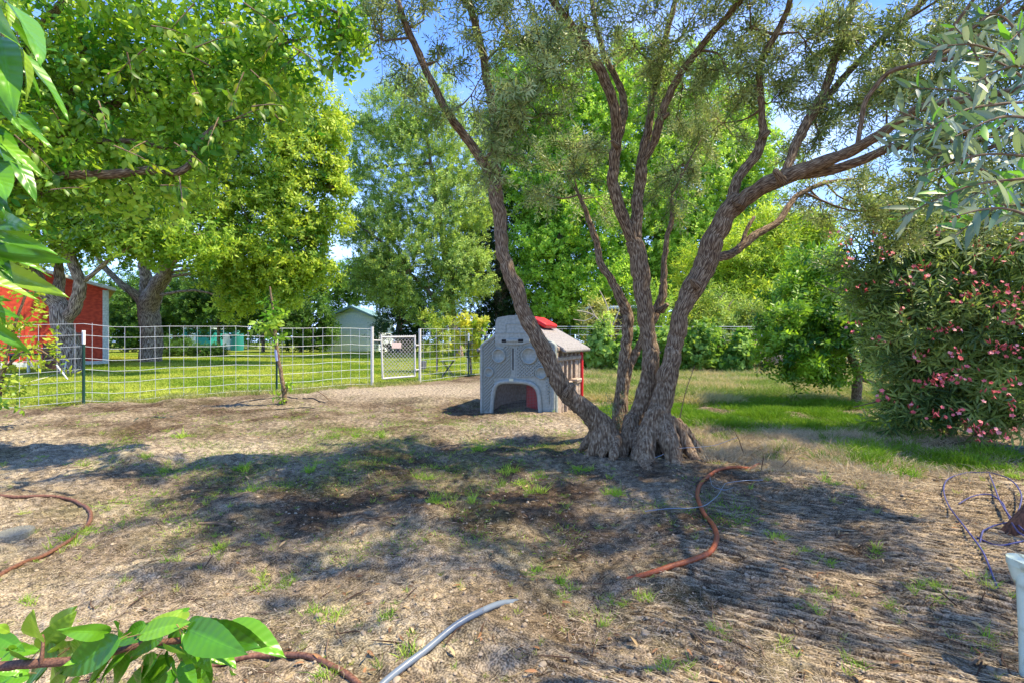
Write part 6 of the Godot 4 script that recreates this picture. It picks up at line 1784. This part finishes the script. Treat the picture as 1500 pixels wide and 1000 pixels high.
	for i in 3:
		var mb := MB.new(); mb.col = [L(150, 112, 78), L(128, 98, 72), L(184, 158, 116)][i]
		mb.leaf(Vector3.ZERO, Vector3(1, 0.1, 0), Vector3.UP, 0.055, 0.015, 0.4, 0.3, 4); lf.append(mb.mesh())
	var lx := [[], [], []]; var lc := [[], [], []]
	for i in 900:
		var d := 1.3 + 5.5 * pow(r.randf(), 1.3); var x := r.randf_range(-0.6, 1.2) * d
		var j := r.randi() % 3
		var s := r.randf_range(0.45, 0.9)
		lx[j].append(Transform3D(Basis.from_euler(Vector3(r.randfn() * 0.4, r.randf() * TAU, r.randfn() * 0.4)).scaled(Vector3(s, s, s)), Vector3(x, gfine(x, -d) + 0.008, -d))); lc[j].append(Color(1, 1, 1) * r.randf_range(0.6, 1.15))
	for j in 3: tag(swarm("leaf_litter", lf[j], M.straw, self, lx[j], lc[j]), "curled brown fallen leaves on the soil", "", "", "stuff")
	# dry twigs
	var tm := []
	for i in 3:
		var mb := MB.new(); mb.col = [L(98, 78, 62), L(74, 58, 48), L(134, 112, 92)][i]
		mb.tube([Vector3(-0.05, 0.002, 0), Vector3(0, 0.006, 0.006 * (i - 1)), Vector3(0.05, 0.003, 0.004)], [0.0022, 0.002, 0.001], 5)
		tm.append(mb.mesh())
	var tx := [[], [], []]; var tc := [[], [], []]
	for i in 1500:
		var d := 1.4 + 7.0 * pow(r.randf(), 1.3); var x := r.randf_range(-1.1, 1.1) * d
		if beyond_fence(x, -d) > 0.0 or r.randf() > 0.35 + 0.65 * gauss(x, -d, 0.6, -4.0, 2.2): continue
		var j := r.randi() % 3
		var s := r.randf_range(0.4, 1.5)
		tx[j].append(Transform3D(Basis(Vector3.UP, r.randf() * TAU).rotated(Vector3.RIGHT, r.randfn() * 0.06).scaled(Vector3(s, s, s)), Vector3(x, gfine(x, -d) + 0.002, -d))); tc[j].append(Color(1, 1, 1) * r.randf_range(0.7, 1.2))
	for j in 3: tag(swarm("twig_litter", tm[j], M.straw, self, tx[j], tc[j]), "short dry twigs fallen on the soil", "", "", "stuff")
	# clods and pebbles
	var pb := SphereMesh.new(); pb.radius = 0.01; pb.height = 0.014; pb.radial_segments = 7; pb.rings = 4
	var px := []; var pc := []
	for i in 5200:
		var d := 1.3 + 7.0 * pow(r.randf(), 1.5); var x := r.randf_range(-1.2, 1.2) * d
		if beyond_fence(x, -d) > 0.0: continue
		var s := r.randf_range(0.25, 1.0) * (1.0 if r.randf() < 0.95 else 1.8)
		px.append(Transform3D(Basis.from_euler(Vector3(r.randf() * 6, r.randf() * 6, 0)).scaled(Vector3(s, s * 0.7, s * 1.2)), Vector3(x, gfine(x, -d) + 0.001, -d)))
		pc.append(Color(0.17, 0.125, 0.085).lerp(Color(0.42, 0.34, 0.24), r.randf()))
	tag(swarm("soil_clods", pb, M.straw, self, px, pc), "small clods and pebbles of dry soil", "", "", "stuff")

# ------------------------------------------------------------------ cherry branches close to the lens
func cherry_leaf(L0: float, W: float, c: Color, curl: float, sd: int) -> ArrayMesh:
	var r := RandomNumberGenerator.new(); r.seed = sd
	var mb := MB.new()
	var n := 18; var m := 4
	for i in n + 1:
		var t := float(i) / n
		var w := W * 0.5 * pow(sin(PI * pow(t, 0.72)), 0.8) * (1.0 if i % 2 == 0 else 0.97)
		if i == n: w = 0.0
		for j in range(-m, m + 1):
			var s := float(j) / m
			var y := L0 * t - absf(s) * 0.03 * L0
			var z := -curl * t * t * L0 + 0.16 * absf(s) * w * 1.6 + 0.012 * w * sin(t * 40.0 - absf(s) * 3.0) * absf(s) + 0.03 * W * sin(t * 9.0 + s * 2.0 + sd)
			var v := 1.0 + (0.25 if j == 0 else 0.0) + 0.02 * sin(t * 57.0 - absf(s) * 7.0)
			mb.col = Color(c.r * v, c.g * v, c.b * v)
			mb.vert(Vector3(s * w, y, z), Vector2(0.5 + s * 0.5, t))
	var k := 2 * m + 1
	for i in n:
		for j in 2 * m:
			var a := i * k + j
			mb.tri(a, a + k, a + 1); mb.tri(a + 1, a + k, a + k + 1)
	mb.col = Color(0.42, 0.28, 0.12)
	mb.tube([Vector3(0, -0.028, 0.004), Vector3(0, 0.0, 0)], [0.0012, 0.001], 5, null, 0, false)
	return mb.mesh()
func place_leaf(parent: Node, mesh: Mesh, L0: float, a: Vector3, b: Vector3, nrm: Vector3, roll: float, narrow := 1.0) -> void:
	var d := b - a
	var y := d.normalized()
	var x := y.cross(nrm).normalized().rotated(y, roll)
	var s := d.length() / L0
	put("leaf", mesh, M.leaf_cherry, parent, Transform3D(Basis(x * s * narrow, y * s, x.cross(y) * s), a))
func cherry() -> void:
	var r := RandomNumberGenerator.new(); r.seed = 313
	var L0 := 0.11
	var ms := []
	for i in 6: ms.append(cherry_leaf(L0, [0.045, 0.050, 0.042, 0.047, 0.044, 0.048][i], [Color(0.11, 0.30, 0.015), Color(0.08, 0.25, 0.014), Color(0.17, 0.38, 0.02), Color(0.06, 0.19, 0.012), Color(0.13, 0.34, 0.016), Color(0.26, 0.43, 0.04)][i], [0.18, 0.30, 0.12, 0.25, 0.35, 0.22][i], i + 1))
	var t := thing("cherry_branch", "glossy green cherry branch crossing the lower left corner", "branch", P(-160, 985, 0.95))
	var mb := MB.new()
	limb(mb, [[-260, 990, 0.9, 26], [-60, 982, 0.93, 16], [40, 972, 0.95, 13], [120, 966, 0.97, 11], [165, 955, 0.98, 9], [205, 945, 0.99, 8], [240, 940, 1.0, 8], [268, 937, 1.01, 9], [290, 930, 1.02, 5]], 0.012, 12, 0.1)
	limb(mb, [[205, 946, 0.99, 8], [218, 925, 0.99, 5], [226, 912, 1.0, 4]], 0.01, 8, 0.1)
	limb(mb, [[60, 972, 0.95, 8], [62, 945, 0.96, 5], [61, 930, 0.97, 4]], 0.01, 8, 0.1)
	done("twig", mb, rough_mat([[0.3, Color(0.30, 0.19, 0.14)], [0.7, Color(0.50, 0.35, 0.26)]], 0.03, Vector3(12, 12, 12), 1.0, 0.7), t)
	var lv := [[780, 200, 970, 75], [755, 205, 1010, 130], [870, 205, 690, 340], [900, 285, 890, 385], [990, 205, 1165, 395], [1010, 180, 1250, 290], [1175, 160, 1398, 288], [1000, 165, 1115, 145], [640, 232, 235, 445], [590, 190, 335, 210], [780, 150, 645, 215], [215, 230, 110, 140], [215, 280, 372, 130], [-30, 215, 105, 280], [-20, 165, 75, 195], [310, 315, 20, 450], [670, 310, 455, 455], [700, 330, 545, 475], [840, 330, 670, 490], [885, 395, 830, 520], [980, 345, 1045, 520], [1040, 380, 1125, 500], [640, 150, 600, 225], [560, 340, 380, 440], [250, 380, 110, 470], [940, 340, 930, 450], [600, 260, 740, 180], [460, 260, 330, 330], [160, 330, 30, 300], [1130, 250, 1260, 330], [60, 420, -80, 480], [760, 400, 700, 540], [1000, 300, 1100, 450], [350, 420, 220, 520], [110, 250, 0, 320], [880, 250, 1010, 330]]
	for i in lv.size():
		var q = lv[i]
		var d0 := 0.99 + r.randfn() * 0.03
		var a := P(q[0] * 0.272, 870 + q[1] * 0.2867, d0); var b := P(q[2] * 0.272, 870 + q[3] * 0.2867, d0 + r.randf_range(-0.07, 0.05))
		place_leaf(t, ms[r.randi() % 6], L0, a, b, Vector3(r.randfn() * 0.25, 0.6, 0.85), r.randfn() * 0.35)
		var sh := Vector3(r.randfn() * 0.03, -0.015 - absf(r.randfn()) * 0.025, -0.03 - r.randf() * 0.03)
		place_leaf(t, ms[r.randi() % 6], L0, a + sh, b + sh + Vector3(r.randfn(), r.randfn(), r.randfn()) * 0.025, Vector3(r.randfn() * 0.25, 0.6, 0.85), r.randfn() * 0.4)
	# hanging spray at the left edge
	var t2 := thing("cherry_branch", "blurred cherry leaves hanging close at the upper left edge", "branch", P(-120, -40, 0.62))
	var m2 := MB.new()
	limb(m2, [[-230, -120, 0.6, 20], [-110, -20, 0.62, 16], [-60, 120, 0.64, 13], [-40, 260, 0.66, 10], [-45, 400, 0.67, 7], [-50, 470, 0.68, 4]], 0.012, 10, 0.1)
	limb(m2, [[-110, -20, 0.62, 10], [-40, -30, 0.63, 7], [10, -40, 0.64, 4]], 0.012, 8, 0.1)
	done("twig", m2, M.bark, t2)
	var lv2 := [[-20, 0, 40, 75], [-5, -30, 55, 80], [-15, 40, 66, 110], [0, 20, 52, 130], [-30, 90, 40, 190], [10, 120, 92, 205], [-25, 140, 30, 205], [-30, 180, 62, 222], [5, 195, 72, 255], [-40, 210, 40, 300], [-10, 230, 58, 292], [-35, 270, 48, 322], [-45, 300, 44, 372], [-20, 320, 30, 360], [-50, 350, 50, 420], [-35, 380, 28, 450], [-40, 410, 12, 476], [-45, 430, 20, 470], [-60, 440, 10, 500], [-20, 150, 64, 270], [-40, 60, 30, 130], [-50, 240, 20, 270], [10, -20, 40, 30], [-35, 330, 40, 400]]
	for q in lv2:
		var d0 := 0.66 + r.randfn() * 0.03
		var a := P(q[0] - 38, q[1], d0); var b := P(lerpf(q[0] - 38, q[2] * 0.8 - 26, 0.8), lerpf(q[1], q[3] - 10, 0.8), d0 + r.randf_range(-0.06, 0.05))
		place_leaf(t2, ms[r.randi() % 6], L0, a, b, Vector3(0.5 + r.randfn() * 0.3, 0.6, 0.5), 0.4 + r.randfn() * 0.5, 0.6)
		for kk in 2:
			var sh := Vector3(-0.025 * kk + r.randfn() * 0.015, r.randfn() * 0.03, -0.03 - r.randf() * 0.03)
			place_leaf(t2, ms[r.randi() % 6], L0, a + sh, b + sh + Vector3(r.randfn(), r.randfn(), r.randfn()) * 0.02, Vector3(0.3 + r.randfn() * 0.4, 0.6, 0.6), r.randfn() * 0.7, 0.6)
